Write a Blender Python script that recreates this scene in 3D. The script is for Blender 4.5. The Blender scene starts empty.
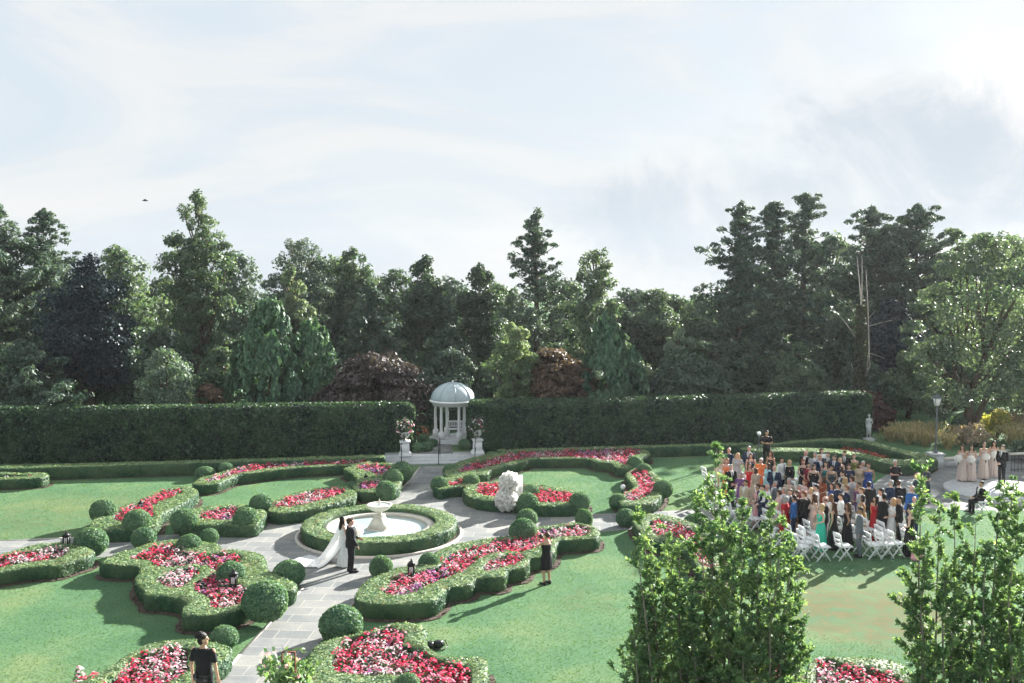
import bpy, math, random
import numpy as np
from mathutils import Vector, Matrix
from mathutils.geometry import delaunay_2d_cdt
random.seed(7); rng = np.random.default_rng(7)
scene = bpy.context.scene
COL = scene.collection
R = math.radians
PI = math.pi

# ---------------------------------------------------------------- camera geometry
CAM_H = 10.0; FPX = 995.0; PITCH = R(4.23)
cd = bpy.data.cameras.new('camera'); cam = bpy.data.objects.new('camera', cd); COL.objects.link(cam)
cam.location = (0, 0, CAM_H); cam.rotation_euler = (R(90) - PITCH, 0, 0)
cd.sensor_width = 36.0; cd.lens = FPX / 1024 * 36.0; cd.clip_end = 3000; cd.clip_start = .1
scene.camera = cam

def G(px, py, z=0.0):
    """world point at height z seen at this pixel of the survey photo"""
    u = (px - 512) / FPX; v = -(py - 341.5) / FPX
    d = np.array([u, math.cos(PITCH) + v * math.sin(PITCH), -math.sin(PITCH) + v * math.cos(PITCH)])
    t = (z - CAM_H) / d[2]
    return np.array([d[0] * t, d[1] * t, z])

def D(px, py, dist):
    """world point at ground distance dist seen at this pixel"""
    u = (px - 512) / FPX; v = -(py - 341.5) / FPX
    d = np.array([u, math.cos(PITCH) + v * math.sin(PITCH), -math.sin(PITCH) + v * math.cos(PITCH)])
    t = dist / d[1]
    return np.array([d[0] * t, dist, CAM_H + d[2] * t])

# ---------------------------------------------------------------- object helpers
def tag(o, label=None, cat=None, group=None, kind=None):
    if label: o['label'] = label
    if cat: o['category'] = cat
    if group: o['group'] = group
    if kind: o['kind'] = kind
    return o

def empty(name, loc, label=None, cat=None, group=None, rz=0, s=1):
    o = bpy.data.objects.new(name, None); COL.objects.link(o)
    o.location = tuple(loc); o.rotation_euler = (0, 0, rz); o.scale = (s, s, s); o.empty_display_size = .2
    return tag(o, label, cat, group)

def mesh_np(name, V, F, mat=None, smooth=False, rnd=None):
    """V (n,3); F list of (m,k) int arrays"""
    me = bpy.data.meshes.new(name)
    V = np.asarray(V, dtype=np.float32)
    if not isinstance(F, (list, tuple)): F = [F]
    F = [np.asarray(f, dtype=np.int32) for f in F if len(f)]
    me.vertices.add(len(V)); me.vertices.foreach_set('co', V.ravel())
    tot = sum(f.size for f in F); nf = sum(len(f) for f in F)
    me.loops.add(tot); me.polygons.add(nf)
    me.loops.foreach_set('vertex_index', np.concatenate([f.ravel() for f in F]))
    sizes = np.concatenate([np.full(len(f), f.shape[1], dtype=np.int32) for f in F])
    starts = np.concatenate([[0], np.cumsum(sizes)[:-1]]).astype(np.int32)
    me.polygons.foreach_set('loop_start', starts)
    try: me.polygons.foreach_set('loop_total', sizes)
    except Exception: pass
    me.update(calc_edges=True); me.validate()
    if smooth: me.polygons.foreach_set('use_smooth', np.ones(nf, dtype=bool))
    if rnd is not None and len(rnd) == nf and len(me.polygons) == nf:
        a = me.attributes.new('rnd', 'FLOAT', 'FACE'); a.data.foreach_set('value', np.asarray(rnd, dtype=np.float32))
    if mat: me.materials.append(mat)
    return me

def link(name, me, parent=None, loc=(0, 0, 0)):
    o = bpy.data.objects.new(name, me); COL.objects.link(o); o.location = tuple(loc)
    if parent: o.parent = parent
    return o

class MB:
    """mesh collector"""
    def __init__(s): s.V = []; s.F = {}; s.n = 0; s.r = {}
    def add(s, V, F, rnd=None):
        V = np.asarray(V, dtype=float)
        Fl = F if isinstance(F, (list, tuple)) and len(F) and isinstance(F[0], np.ndarray) and F[0].ndim == 2 else [np.asarray(F)]
        for f in Fl:
            if len(f) == 0: continue
            k = f.shape[1]; s.F.setdefault(k, []).append(f + s.n)
            rr = rnd if rnd is not None and len(rnd) == len(f) else rng.random(len(f))
            s.r.setdefault(k, []).append(rr)
        s.V.append(V); s.n += len(V); return s
    def arrays(s):
        ks = sorted(s.F)
        return np.concatenate(s.V), [np.concatenate(s.F[k]) for k in ks], np.concatenate([np.concatenate(s.r[k]) for k in ks])
    def mesh(s, name, mat, smooth=False, base=(0, 0, 0)):
        V, F, r = s.arrays()
        return mesh_np(name, V - np.asarray(base), F, mat, smooth, r)
    def build(s, name, mat, parent=None, smooth=False, base=(0, 0, 0), loc=(0, 0, 0)):
        return link(name, s.mesh(name, mat, smooth, base), parent, loc)
    # shapes
    def box(s, c, size, rz=0, taper=1.0):
        x, y, z = np.array(size) / 2
        v = np.array([[-x, -y, -z], [x, -y, -z], [x, y, -z], [-x, y, -z], [-x * taper, -y * taper, z], [x * taper, -y * taper, z], [x * taper, y * taper, z], [-x * taper, y * taper, z]])
        cr, sr = math.cos(rz), math.sin(rz)
        v = v @ np.array([[cr, sr, 0], [-sr, cr, 0], [0, 0, 1]]) + np.array(c)
        f = np.array([[0, 3, 2, 1], [4, 5, 6, 7], [0, 1, 5, 4], [1, 2, 6, 5], [2, 3, 7, 6], [3, 0, 4, 7]])
        return s.add(v, f)
    def tube(s, pts, rad, n=8, caps=True):
        pts = np.asarray(pts, dtype=float); rad = np.broadcast_to(rad, (len(pts),)).astype(float)
        T = np.gradient(pts, axis=0); T /= (np.linalg.norm(T, axis=1)[:, None] + 1e-9)
        up = np.array([0, 0, 1.0]) if abs(T[0][2]) < .9 else np.array([1.0, 0, 0])
        rings = []
        for p, t, r in zip(pts, T, rad):
            a = np.cross(t, up); 
            if np.linalg.norm(a) < 1e-3: a = np.cross(t, [0, 1.0, 0])
            a /= np.linalg.norm(a); b = np.cross(t, a)
            an = np.arange(n) * 2 * PI / n
            rings.append(p + r * (np.cos(an)[:, None] * a + np.sin(an)[:, None] * b))
        return s.rings(rings, caps)
    def rings(s, rings, caps=True):
        n = len(rings[0]); V = np.concatenate(rings); m = len(rings)
        i = np.arange(n); j = (i + 1) % n; F = []
        for k in range(m - 1):
            F.append(np.stack([k * n + i, k * n + j, (k + 1) * n + j, (k + 1) * n + i], 1))
        F = [np.concatenate(F)]
        if caps:
            V = np.concatenate([V, [rings[0].mean(0)], [rings[-1].mean(0)]])
            c0 = m * n; c1 = c0 + 1; b = (m - 1) * n
            F.append(np.concatenate([np.stack([j, i, np.full(n, c0)], 1), np.stack([b + i, b + j, np.full(n, c1)], 1)]))
        return s.add(V, F)
    def loft(s, rg, n=16, caps=True):
        """rg: (x,y,z,rx,ry) horizontal rings"""
        an = np.arange(n) * 2 * PI / n
        return s.rings([np.stack([x + rx * np.cos(an), y + ry * np.sin(an), np.full(n, z)], 1) for x, y, z, rx, ry in rg], caps)
    def lathe(s, prof, c=(0, 0, 0), n=24, caps=True):
        return s.loft([(c[0], c[1], c[2] + z, r, r) for r, z in prof], n, caps)
    def ell(s, c, r, n=14, m=9):
        rg = []
        for k in range(m):
            a = -PI / 2 + PI * (k + .5) / m
            rg.append((c[0], c[1], c[2] + r[2] * math.sin(a), r[0] * math.cos(a), r[1] * math.cos(a)))
        return s.loft(rg, n)
    def cap(s, a, ra, b, rb, n=10):
        a = np.array(a, float); b = np.array(b, float); t = (b - a); L = np.linalg.norm(t); t = t / (L + 1e-9)
        pts = [a - t * ra * .95, a - t * ra * .6, a, b, b + t * rb * .6, b + t * rb * .95]
        # radii keep round ends
        P = np.array(pts); rad = [ra * .3, ra * .8, ra, rb, rb * .8, rb * .3]
        return s.tube(P, rad, n)

# ---------------------------------------------------------------- materials
def nmat(name):
    m = bpy.data.materials.new(name); m.use_nodes = True
    nt = m.node_tree; nt.nodes.clear(); out = nt.nodes.new('ShaderNodeOutputMaterial')
    return m, nt, out
def N(nt, typ, **kw):
    n = nt.nodes.new(typ)
    for k, v in kw.items():
        if k == 'inp':
            for a, b in v.items(): n.inputs[a].default_value = b
        else: setattr(n, k, v)
    return n
def rgb(c): return (c[0], c[1], c[2], 1)
def ramp(nt, fac, stops):
    r = nt.nodes.new('ShaderNodeValToRGB'); e = r.color_ramp.elements
    while len(e) < len(stops): e.new(.5)
    for k, (p, c) in enumerate(stops): e[k].position = p; e[k].color = rgb(c)
    nt.links.new(fac, r.inputs[0]); return r.outputs[0]
def noise(nt, scale, detail=3, rough=.6, vec=None, dist=0):
    n = N(nt, 'ShaderNodeTexNoise', inp={'Scale': scale, 'Detail': detail, 'Roughness': rough, 'Distortion': dist})
    if vec is None:
        g = N(nt, 'ShaderNodeNewGeometry'); vec = g.outputs['Position']
    nt.links.new(vec, n.inputs['Vector']); return n.outputs[0]
def mixc(nt, fac, a, b, blend='MIX'):
    m = N(nt, 'ShaderNodeMix', data_type='RGBA', blend_type=blend)
    for sock, v in ((m.inputs[0], fac), (m.inputs[6], a), (m.inputs[7], b)):
        if hasattr(v, 'is_linked') or isinstance(v, bpy.types.NodeSocket): nt.links.new(v, sock)
        elif isinstance(v, (int, float)): sock.default_value = v
        else: sock.default_value = rgb(v)
    return m.outputs[2]
def math_(nt, op, a, b=None, c=None, clamp=False):
    m = N(nt, 'ShaderNodeMath', operation=op); m.use_clamp = clamp
    for k, v in enumerate((a, b, c)):
        if v is None: continue
        if isinstance(v, bpy.types.NodeSocket): nt.links.new(v, m.inputs[k])
        else: m.inputs[k].default_value = v
    return m.outputs[0]
def smoothr(nt, v, lo, hi):
    m = N(nt, 'ShaderNodeMapRange', interpolation_type='SMOOTHSTEP'); nt.links.new(v, m.inputs[0])
    m.inputs[1].default_value = lo; m.inputs[2].default_value = hi; return m.outputs[0]

def simple(name, c, rough=.6, spec=.3, metal=0, var=.15, vs=8, bump=0, bs=60):
    m, nt, out = nmat(name); b = N(nt, 'ShaderNodeBsdfPrincipled', inp={'Roughness': rough, 'Metallic': metal, 'Specular IOR Level': spec})
    c = np.array(c, float)
    nz = noise(nt, vs, 4)
    nt.links.new(ramp(nt, nz, [(.3, c * (1 - var)), (.7, np.minimum(c * (1 + var), .95))]), b.inputs['Base Color'])
    if bump:
        bn = N(nt, 'ShaderNodeBump', inp={'Strength': bump, 'Distance': .02}); nt.links.new(noise(nt, bs, 4), bn.inputs['Height']); nt.links.new(bn.outputs[0], b.inputs['Normal'])
    nt.links.new(b.outputs[0], out.inputs[0]); return m

def leafmat(name, c1, c2, c3=None, trans=.3, rough=.55, big=.6, tip=None, brown=0):
    """leaves: colour differs from leaf to leaf and slowly through the plant"""
    m, nt, out = nmat(name)
    at = N(nt, 'ShaderNodeAttribute', attribute_name='rnd', attribute_type='GEOMETRY')
    c3 = c3 or c2
    cool = lambda c: (c[0] * .95, c[1], min(c[2] * 1.38, .8 * c[1])) if (c and c[1] > c[0] and c[1] > c[2]) else c
    c1, c2, c3, tip = cool(c1), cool(c2), cool(c3), cool(tip)
    col = ramp(nt, at.outputs['Fac'], [(0, c1), (.6, c2), (.97, c3)])
    nz = noise(nt, big, 2)
    k = smoothr(nt, nz, .35, .68)
    col = mixc(nt, math_(nt, 'MULTIPLY', k, .45), col, tip or c3)
    if brown: col = mixc(nt, math_(nt, 'MULTIPLY', smoothr(nt, noise(nt, 1.7, 5, .7), .56, .72), math_(nt, 'MULTIPLY', smoothr(nt, at.outputs['Fac'], .35, .75), brown)), col, (.30, .17, .085))
    b = N(nt, 'ShaderNodeBsdfPrincipled', inp={'Roughness': rough, 'Specular IOR Level': .04 if rough > .8 else .35}); nt.links.new(col, b.inputs['Base Color'])
    t = N(nt, 'ShaderNodeBsdfTranslucent'); 
    tc = mixc(nt, 1.0, col, (1.6, 1.7, .8), 'MULTIPLY'); nt.links.new(tc, t.inputs['Color'])
    mx = N(nt, 'ShaderNodeMixShader', inp={0: trans}); nt.links.new(b.outputs[0], mx.inputs[1]); nt.links.new(t.outputs[0], mx.inputs[2])
    nt.links.new(mx.outputs[0], out.inputs[0]); return m

M = {}
# clipped box: olive sunburnt skin over fresh green, palest tone raised for sunlit tops
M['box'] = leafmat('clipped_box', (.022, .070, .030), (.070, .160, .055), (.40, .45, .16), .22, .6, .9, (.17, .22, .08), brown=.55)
M['ball'] = leafmat('clipped_ball', (.04, .12, .055), (.10, .21, .085), (.24, .33, .14), .25, .6, 1.2)
M['tallhedge'] = leafmat('tall_hedge_leaf', (.006, .020, .014), (.015, .042, .022), (.10, .17, .06), .25, .45, .8)
M['stone'] = simple('pale_cast_stone', (.62, .58, .50), .75, .3, var=.12, vs=5, bump=.25)
M['white'] = simple('white_paint', (.86, .86, .86), .45, .4, var=.04)
M['whitestone'] = simple('white_stone', (.55, .56, .56), .7, .3, var=.15, vs=4, bump=.2)
M['dome'] = simple('weathered_dome_paint', (.42, .50, .52), .5, .4, var=.12, vs=2.5)
M['dark_metal'] = simple('black_metal', (.02, .02, .022), .4, .5, metal=.3)
M['grey_metal'] = simple('grey_metal', (.12, .13, .14), .5, .5, metal=.4)
M['rust'] = simple('rusty_iron', (.22, .09, .05), .8, .3, var=.3)
M['bark'] = simple('bark', (.10, .075, .055), .9, .2, var=.35, vs=3, bump=.6, bs=12)
M['bark_light'] = simple('grey_bark', (.22, .19, .16), .9, .2, var=.3, vs=3, bump=.6, bs=12)
M['deadwood'] = simple('bleached_dead_wood', (.50, .45, .40), .85, .2, var=.2, vs=3)
M['ivy'] = leafmat('ivy', (.02, .045, .02), (.05, .08, .03), (.10, .09, .05), .2)
M['leather'] = simple('black_leather', (.018, .018, .02), .35, .5)
M['lampglass'] = None

# lawn
def lawn_mat():
    m, nt, out = nmat('lawn')
    g = N(nt, 'ShaderNodeNewGeometry'); P = g.outputs['Position']
    base = ramp(nt, noise(nt, .35, 4, .6, P), [(.3, (.078, .162, .088)), (.5, (.104, .195, .100)), (.7, (.165, .228, .110))])
    fine = ramp(nt, noise(nt, 14, 4, .75, P), [(.3, (.75, .78, .75)), (.55, (1, 1, 1)), (.75, (1.18, 1.15, 1.12))])
    col = mixc(nt, 1.0, base, fine, 'MULTIPLY')
    # worn straw coloured patches that belong to the grass
    strawc = ramp(nt, noise(nt, 3, 5, .7, P), [(.3, (.10, .11, .05)), (.7, (.175, .145, .075))])
    tot = None
    for (cx, cy, rr, st) in WORN:
        vd = N(nt, 'ShaderNodeVectorMath', operation='DISTANCE'); nt.links.new(P, vd.inputs[0]); vd.inputs[1].default_value = (cx, cy, 0)
        wob = math_(nt, 'ADD', vd.outputs['Value'], math_(nt, 'MULTIPLY', math_(nt, 'SUBTRACT', noise(nt, .9, 4, .65, P), .5), 4.5))
        f = N(nt, 'ShaderNodeMapRange', interpolation_type='SMOOTHSTEP', inp={1: rr, 2: rr * .35, 3: 0.0, 4: st}); nt.links.new(wob, f.inputs[0])
        tot = f.outputs[0] if tot is None else math_(nt, 'MAXIMUM', tot, f.outputs[0])
    pat = smoothr(nt, noise(nt, .22, 5, .7, P), .55, .75)
    tot = math_(nt, 'MAXIMUM', tot, math_(nt, 'MULTIPLY', pat, .32))
    tot = math_(nt, 'MULTIPLY', tot, smoothr(nt, noise(nt, 1.5, 7, .8, P), .33, .60))
    col = mixc(nt, tot, col, strawc)
    b = N(nt, 'ShaderNodeBsdfPrincipled', inp={'Roughness': .95, 'Specular IOR Level': .04}); nt.links.new(col, b.inputs['Base Color'])
    bn = N(nt, 'ShaderNodeBump', inp={'Strength': .5, 'Distance': .025}); nt.links.new(noise(nt, 9, 6, .8, P), bn.inputs['Height']); nt.links.new(bn.outputs[0], b.inputs['Normal'])
    nt.links.new(b.outputs[0], out.inputs[0]); return m
w0 = G(868, 612); w1 = G(905, 585); w2 = G(588, 600); w3 = G(60, 515); w4 = G(840, 585)
WORN = [(w0[0], w0[1], 3.9, .95), (w1[0], w1[1], 2.2, .5), (w2[0], w2[1], 1.2, .3), (w3[0], w3[1], 6, .35), (w4[0], w4[1], 2.2, .4)]
M['lawn'] = lawn_mat()
M['blade'] = leafmat('grass_blade', (.085, .172, .060), (.112, .202, .070), (.155, .232, .086), .35, .9, .5, (.17, .235, .085))

def paving_mat(name, rot, sx=.62):
    m, nt, out = nmat(name)
    g = N(nt, 'ShaderNodeNewGeometry'); mp = N(nt, 'ShaderNodeMapping', inp={'Rotation': (0, 0, rot), 'Location': (.2, .3, 0)})
    nt.links.new(g.outputs['Position'], mp.inputs[0]); P = mp.outputs[0]
    br = N(nt, 'ShaderNodeTexBrick', offset=.5, squash=1.0, inp={'Scale': 1.0, 'Mortar Size': .012, 'Mortar Smooth': .2, 'Bias': 0.0, 'Brick Width': .95, 'Row Height': sx,
        'Color1': rgb((.19, .205, .21)), 'Color2': rgb((.285, .285, .275)), 'Mortar': rgb((.42, .40, .36))})
    nt.links.new(P, br.inputs['Vector'])
    st = ramp(nt, noise(nt, .8, 5, .65, P), [(.3, (.70, .73, .77)), (.7, (1.15, 1.12, 1.05))])
    st2 = ramp(nt, noise(nt, 12, 4, .7, P), [(.3, (.86, .86, .86)), (.7, (1.1, 1.1, 1.1))])
    col = mixc(nt, 1.0, mixc(nt, 1.0, br.outputs[0], st, 'MULTIPLY'), st2, 'MULTIPLY')
    b = N(nt, 'ShaderNodeBsdfPrincipled', inp={'Roughness': .85, 'Specular IOR Level': .2}); nt.links.new(col, b.inputs['Base Color'])
    bn = N(nt, 'ShaderNodeBump', inp={'Strength': .4, 'Distance': .01}); nt.links.new(noise(nt, 20, 5, .7, P), bn.inputs['Height']); nt.links.new(bn.outputs[0], b.inputs['Normal'])
    nt.links.new(b.outputs[0], out.inputs[0]); return m
M['paving'] = paving_mat('bluestone_paving', R(4))
M['kerb'] = simple('path_edging_stone', (.55, .50, .44), .8, .3, var=.2, vs=6, bump=.3)
M['mulch'] = simple('bark_mulch', (.105, .082, .066), .95, .1, var=.6, vs=16, bump=1.0, bs=40)

def blossom(name, c1, c2):
    m, nt, out = nmat(name)
    at = N(nt, 'ShaderNodeAttribute', attribute_name='rnd', attribute_type='GEOMETRY')
    col = ramp(nt, at.outputs['Fac'], [(0, c1), (1, c2)])
    b = N(nt, 'ShaderNodeBsdfPrincipled', inp={'Roughness': .6, 'Specular IOR Level': .2}); nt.links.new(col, b.inputs['Base Color'])
    t = N(nt, 'ShaderNodeBsdfTranslucent'); nt.links.new(col, t.inputs['Color'])
    mx = N(nt, 'ShaderNodeMixShader', inp={0: .5}); nt.links.new(b.outputs[0], mx.inputs[1]); nt.links.new(t.outputs[0], mx.inputs[2])
    nt.links.new(mx.outputs[0], out.inputs[0]); return m
M['fl_red'] = blossom('red_petal', (.76, .012, .075), (.88, .09, .20))
M['fl_pink'] = blossom('pink_petal', (.85, .12, .30), (.90, .42, .52))
M['fl_pale'] = blossom('pale_pink_petal', (.80, .36, .38), (.85, .58, .55))
M['fl_white'] = blossom('white_petal', (.80, .62, .66), (.88, .84, .84))
M['fl_mag'] = blossom('magenta_petal', (.42, .05, .38), (.62, .25, .60))
M['fl_cream'] = blossom('cream_petal', (.92, .90, .86), (.96, .95, .93))
M['fl_orange'] = blossom('orange_petal', (.75, .16, .06), (.85, .35, .22))
M['fl_leaf'] = leafmat('bedding_leaf', (.015, .035, .015), (.04, .08, .03), (.09, .14, .05), .25)

def water_mat():
    m, nt, out = nmat('pool_water')
    b = N(nt, 'ShaderNodeBsdfPrincipled', inp={'Roughness': .10, 'Specular IOR Level': .3, 'Base Color': rgb((.42, .66, .68))})
    n2 = ramp(nt, noise(nt, 1.1, 3), [(.35, (.32, .44, .44)), (.62, (.46, .53, .52))]); nt.links.new(n2, b.inputs['Base Color'])
    bn = N(nt, 'ShaderNodeBump', inp={'Strength': .25, 'Distance': .02}); nt.links.new(noise(nt, 9, 3), bn.inputs['Height']); nt.links.new(bn.outputs[0], b.inputs['Normal'])
    nt.links.new(b.outputs[0], out.inputs[0]); return m
M['water'] = water_mat()
def glow(name, c, s):
    m, nt, out = nmat(name); b = N(nt, 'ShaderNodeBsdfPrincipled', inp={'Roughness': .3, 'Base Color': rgb(c), 'Emission Color': rgb(c), 'Emission Strength': s})
    nt.links.new(b.outputs[0], out.inputs[0]); return m
M['lampglass'] = glow('frosted_lamp_glass', (.6, .6, .58), .06)

# ---------------------------------------------------------------- polygon tools
def inside(pts, poly):
    x, y = pts[:, 0], pts[:, 1]; c = np.zeros(len(pts), bool); n = len(poly)
    for i in range(n):
        x1, y1 = poly[i][:2]; x2, y2 = poly[(i + 1) % n][:2]
        if y1 == y2: continue
        k = ((y1 > y) != (y2 > y)) & (x < (x2 - x1) * (y - y1) / (y2 - y1) + x1); c ^= k
    return c
def chaikin(P, it=1, q=.17):
    P = np.asarray(P, float)
    for _ in range(it):
        Q = np.roll(P, -1, 0); P = np.stack([P * (1 - q) + Q * q, P * q + Q * (1 - q)], 1).reshape(-1, P.shape[1])
    return P
def resample(P, step):
    Q = np.roll(P, -1, 0); out = []
    for a, b in zip(P, Q):
        n = max(1, int(round(np.linalg.norm(b - a) / step)))
        for k in range(n): out.append(a + (b - a) * k / n)
    out = np.array(out)
    keep = [0]
    for i in range(1, len(out)):
        if np.linalg.norm(out[i] - out[keep[-1]]) > step * .35: keep.append(i)
    if np.linalg.norm(out[keep[-1]] - out[0]) < step * .35: keep.pop()
    return out[keep]
def poly_world(px, z): return np.array([G(x, y, z)[:2] for x, y in px])
def area(P): x, y = P[:, 0], P[:, 1]; return .5 * np.sum(x * np.roll(y, -1) - y * np.roll(x, -1))
def ccw(P): return P if area(P) > 0 else P[::-1]
def offset(P, d):
    P = ccw(P); a = np.roll(P, 1, 0); b = np.roll(P, -1, 0)
    t = b - a; t /= np.linalg.norm(t, axis=1)[:, None] + 1e-9
    return P + np.stack([t[:, 1], -t[:, 0]], 1) * d
def fill(polys, test, grid=None):
    """constrained triangulation of closed loops, faces kept where test(centroids)"""
    vs = []; es = []
    for P in polys:
        o = len(vs); vs += [Vector((float(p[0]), float(p[1]))) for p in P]; es += [(o + i, o + (i + 1) % len(P)) for i in range(len(P))]
    if grid is not None: vs += [Vector((float(p[0]), float(p[1]))) for p in grid]
    r = delaunay_2d_cdt(vs, es, [], 0, 1e-5)
    V = np.array([[v[0], v[1]] for v in r[0]]); F = np.array([f for f in r[2] if len(f) == 3])
    c = V[F].mean(1); k = test(c); return V, F[k]
def flat_sheet(name, polys, z, mat, kind='structure', step=None):
    W = [ccw(np.asarray(p)) for p in polys]
    def t(c):
        m = np.zeros(len(c), bool)
        for p in W: m |= inside(c, p)
        return m
    V, F = fill(W, t)
    a = V[F[:, 0]]; b = V[F[:, 1]]; c = V[F[:, 2]]
    cr = (b[:, 0] - a[:, 0]) * (c[:, 1] - a[:, 1]) - (b[:, 1] - a[:, 1]) * (c[:, 0] - a[:, 0])
    F[cr < 0] = F[cr < 0][:, ::-1]
    o = link(name, mesh_np(name, np.c_[V, np.full(len(V), z)], F, mat)); tag(o, kind=kind); return o

def vnoise(P, f, seed=0):
    """cheap smooth pseudo noise, -1..1"""
    P = np.asarray(P) * f; s = seed * 1.7
    return (np.sin(P[:, 0] * 1.3 + P[:, 1] * 2.1 + s) * np.cos(P[:, 1] * 1.7 - P[:, 2] * 2.3 + s * 2) + np.sin(P[:, 2] * 2.9 + P[:, 0] * 2.2 - s) * .6 + np.sin(P[:, 0] * 5.1 + P[:, 1] * 4.3 + P[:, 2] * 4.7 + s) * .4) / 2.0

# ---------------------------------------------------------------- leaf cards
def unit(a): return a / (np.linalg.norm(a, axis=1)[:, None] + 1e-9)
def cards(P, Nn, size, aspect=1.6, kind='leaf', T=None):
    n = len(P); P = np.asarray(P); Nn = unit(np.asarray(Nn)); size = np.broadcast_to(size, (n,))
    if T is None: T = rng.normal(size=(n, 3))
    T = T - Nn * np.sum(T * Nn, 1)[:, None]; T = unit(T); B = np.cross(Nn, T)
    L = (size * .5 * aspect)[:, None]; W = (size * .5)[:, None]
    if kind == 'leaf':
        V = np.stack([P - T * L, P + B * W + Nn * W * .25, P + T * L, P - B * W + Nn * W * .25], 1).reshape(-1, 3)
        F = np.arange(4 * n).reshape(n, 4)
    elif kind == 'tri':
        V = np.stack([P - T * L * .6 - B * W, P - T * L * .6 + B * W, P + T * L], 1).reshape(-1, 3); F = np.arange(3 * n).reshape(n, 3)
    elif kind == 'pent':
        an = np.arange(5) * 2 * PI / 5
        V = (P[:, None, :] + (np.cos(an)[None, :, None] * T[:, None, :] + np.sin(an)[None, :, None] * B[:, None, :]) * W[:, None, :]).reshape(-1, 3)
        F = np.arange(5 * n).reshape(n, 5)
    return V, F
def scatter(V, Fs, dens):
    P = []; Nn = []
    for F in Fs:
        tris = F if F.shape[1] == 3 else np.concatenate([F[:, [0, 1, 2]], F[:, [0, 2, 3]]])
        a, b, c = V[tris[:, 0]], V[tris[:, 1]], V[tris[:, 2]]; cr = np.cross(b - a, c - a); ar = np.linalg.norm(cr, axis=1) * .5
        n = int(ar.sum() * dens)
        if n < 1: continue
        k = rng.choice(len(tris), n, p=ar / ar.sum()); r1 = np.sqrt(rng.random(n)); r2 = rng.random(n)
        P.append(a[k] * (1 - r1)[:, None] + b[k] * (r1 * (1 - r2))[:, None] + c[k] * (r1 * r2)[:, None]); Nn.append(unit(cr[k]))
    return np.concatenate(P), np.concatenate(Nn)

# ---------------------------------------------------------------- clipped hedges
def hedge_mesh(outer, holes, h, dens=420, leaf=.055, grid=.14, base=None, z0=0.0, rough=.03):
    loops = [resample(ccw(outer), .11)] + [resample(ccw(q), .11) for q in holes]
    mn, mx = outer.min(0), outer.max(0)
    gx, gy = np.meshgrid(np.arange(mn[0], mx[0], grid), np.arange(mn[1], mx[1], grid)); gp = np.c_[gx.ravel(), gy.ravel()] + rng.normal(0, grid * .15, (gx.size, 2))
    def t(c):
        m = inside(c, loops[0])
        for q in loops[1:]: m &= ~inside(c, q)
        return m
    gp = gp[t(gp)]
    allb = np.concatenate(loops)
    d = np.full(len(gp), 9.0)
    for i in range(0, len(allb), 200):
        d = np.minimum(d, np.sqrt(((gp[:, None, :] - allb[None, i:i + 200, :]) ** 2).sum(2)).min(1))
    gp = gp[d > .06]
    V2, F = fill(loops, t, gp)
    a, b, c = V2[F[:, 0]], V2[F[:, 1]], V2[F[:, 2]]
    cr = (b[:, 0] - a[:, 0]) * (c[:, 1] - a[:, 1]) - (b[:, 1] - a[:, 1]) * (c[:, 0] - a[:, 0]); F[cr < 0] = F[cr < 0][:, ::-1]
    # border distance for the rounded shoulder
    bd = np.full(len(V2), 9.0)
    for i in range(0, len(allb), 200):
        bd = np.minimum(bd, np.sqrt(((V2[:, None, :] - allb[None, i:i + 200, :]) ** 2).sum(2)).min(1))
    z = z0 + h - .03 * np.clip(1 - bd / .05, 0, 1)
    V = np.c_[V2, z]; V[:, 2] += vnoise(V, 1.6, 3) * rough * .8 + rng.normal(0, .008, len(V))
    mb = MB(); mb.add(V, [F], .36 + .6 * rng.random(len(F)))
    for li, Lp in enumerate(loops):
        sgn = 1 if li == 0 else -1
        n = len(Lp); o = offset(Lp, .02 * sgn)
        rings = []
        for fz, ex in ((h - .03, 0.0), (h * .85, .028), (h * .5, .035), (h * .2, .02), (-.02, -.02)):
            Q = offset(Lp, ex * sgn); W = np.c_[Q, np.full(n, z0 + fz)]
            k = vnoise(W, 2.2, 5)[:, None] * rough * .8 + rng.normal(0, .008, (n, 1))
            W[:, :2] += (offset(Lp, 1) - Lp) * k * sgn * (0 if fz == h - .03 else 1)
            rings.append(W)
        # direction so normals point outwards
        if li == 0: rings = rings[::-1]
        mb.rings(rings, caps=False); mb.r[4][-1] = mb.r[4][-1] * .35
    V, Fs, _ = mb.arrays()
    P, Nn = scatter(V, Fs, dens)
    P = P + Nn * rng.uniform(-.01, .025, len(P))[:, None]
    cv, cf = cards(P, unit(Nn + rng.normal(0, .38, Nn.shape)), rng.uniform(.7, 1.25, len(P)) * leaf * .8, 1.5)
    topf = np.clip(Nn[:, 2], 0, 1)   # new growth on the clipped top, lightened further to paint in sunlight
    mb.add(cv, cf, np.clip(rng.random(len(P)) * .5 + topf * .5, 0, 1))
    return mb
# ================================================================ SETTING
def ground():
    s = 240.0
    V = np.array([[-s, -40, 0], [s, -40, 0], [s, 320, 0], [-s, 320, 0]]); 
    tag(link('lawn', mesh_np('lawn', V, np.array([[0, 1, 2, 3]]), M['lawn'])), kind='structure')
ground()

FOUNT = G(379.5, 521.5, .5); FC = np.array([FOUNT[0], FOUNT[1]])
def circle(c, r, n=64): a = np.arange(n) * 2 * PI / n; return np.c_[c[0] + r * np.cos(a), c[1] + r * np.sin(a)]
def rib(px, z, w):
    P = np.array([G(x, y, z)[:2] for x, y in px]); T = np.gradient(P, axis=0); T /= np.linalg.norm(T, axis=1)[:, None]
    Nn = np.stack([-T[:, 1], T[:, 0]], 1); return np.concatenate([P + Nn * w / 2, (P - Nn * w / 2)[::-1]])

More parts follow.
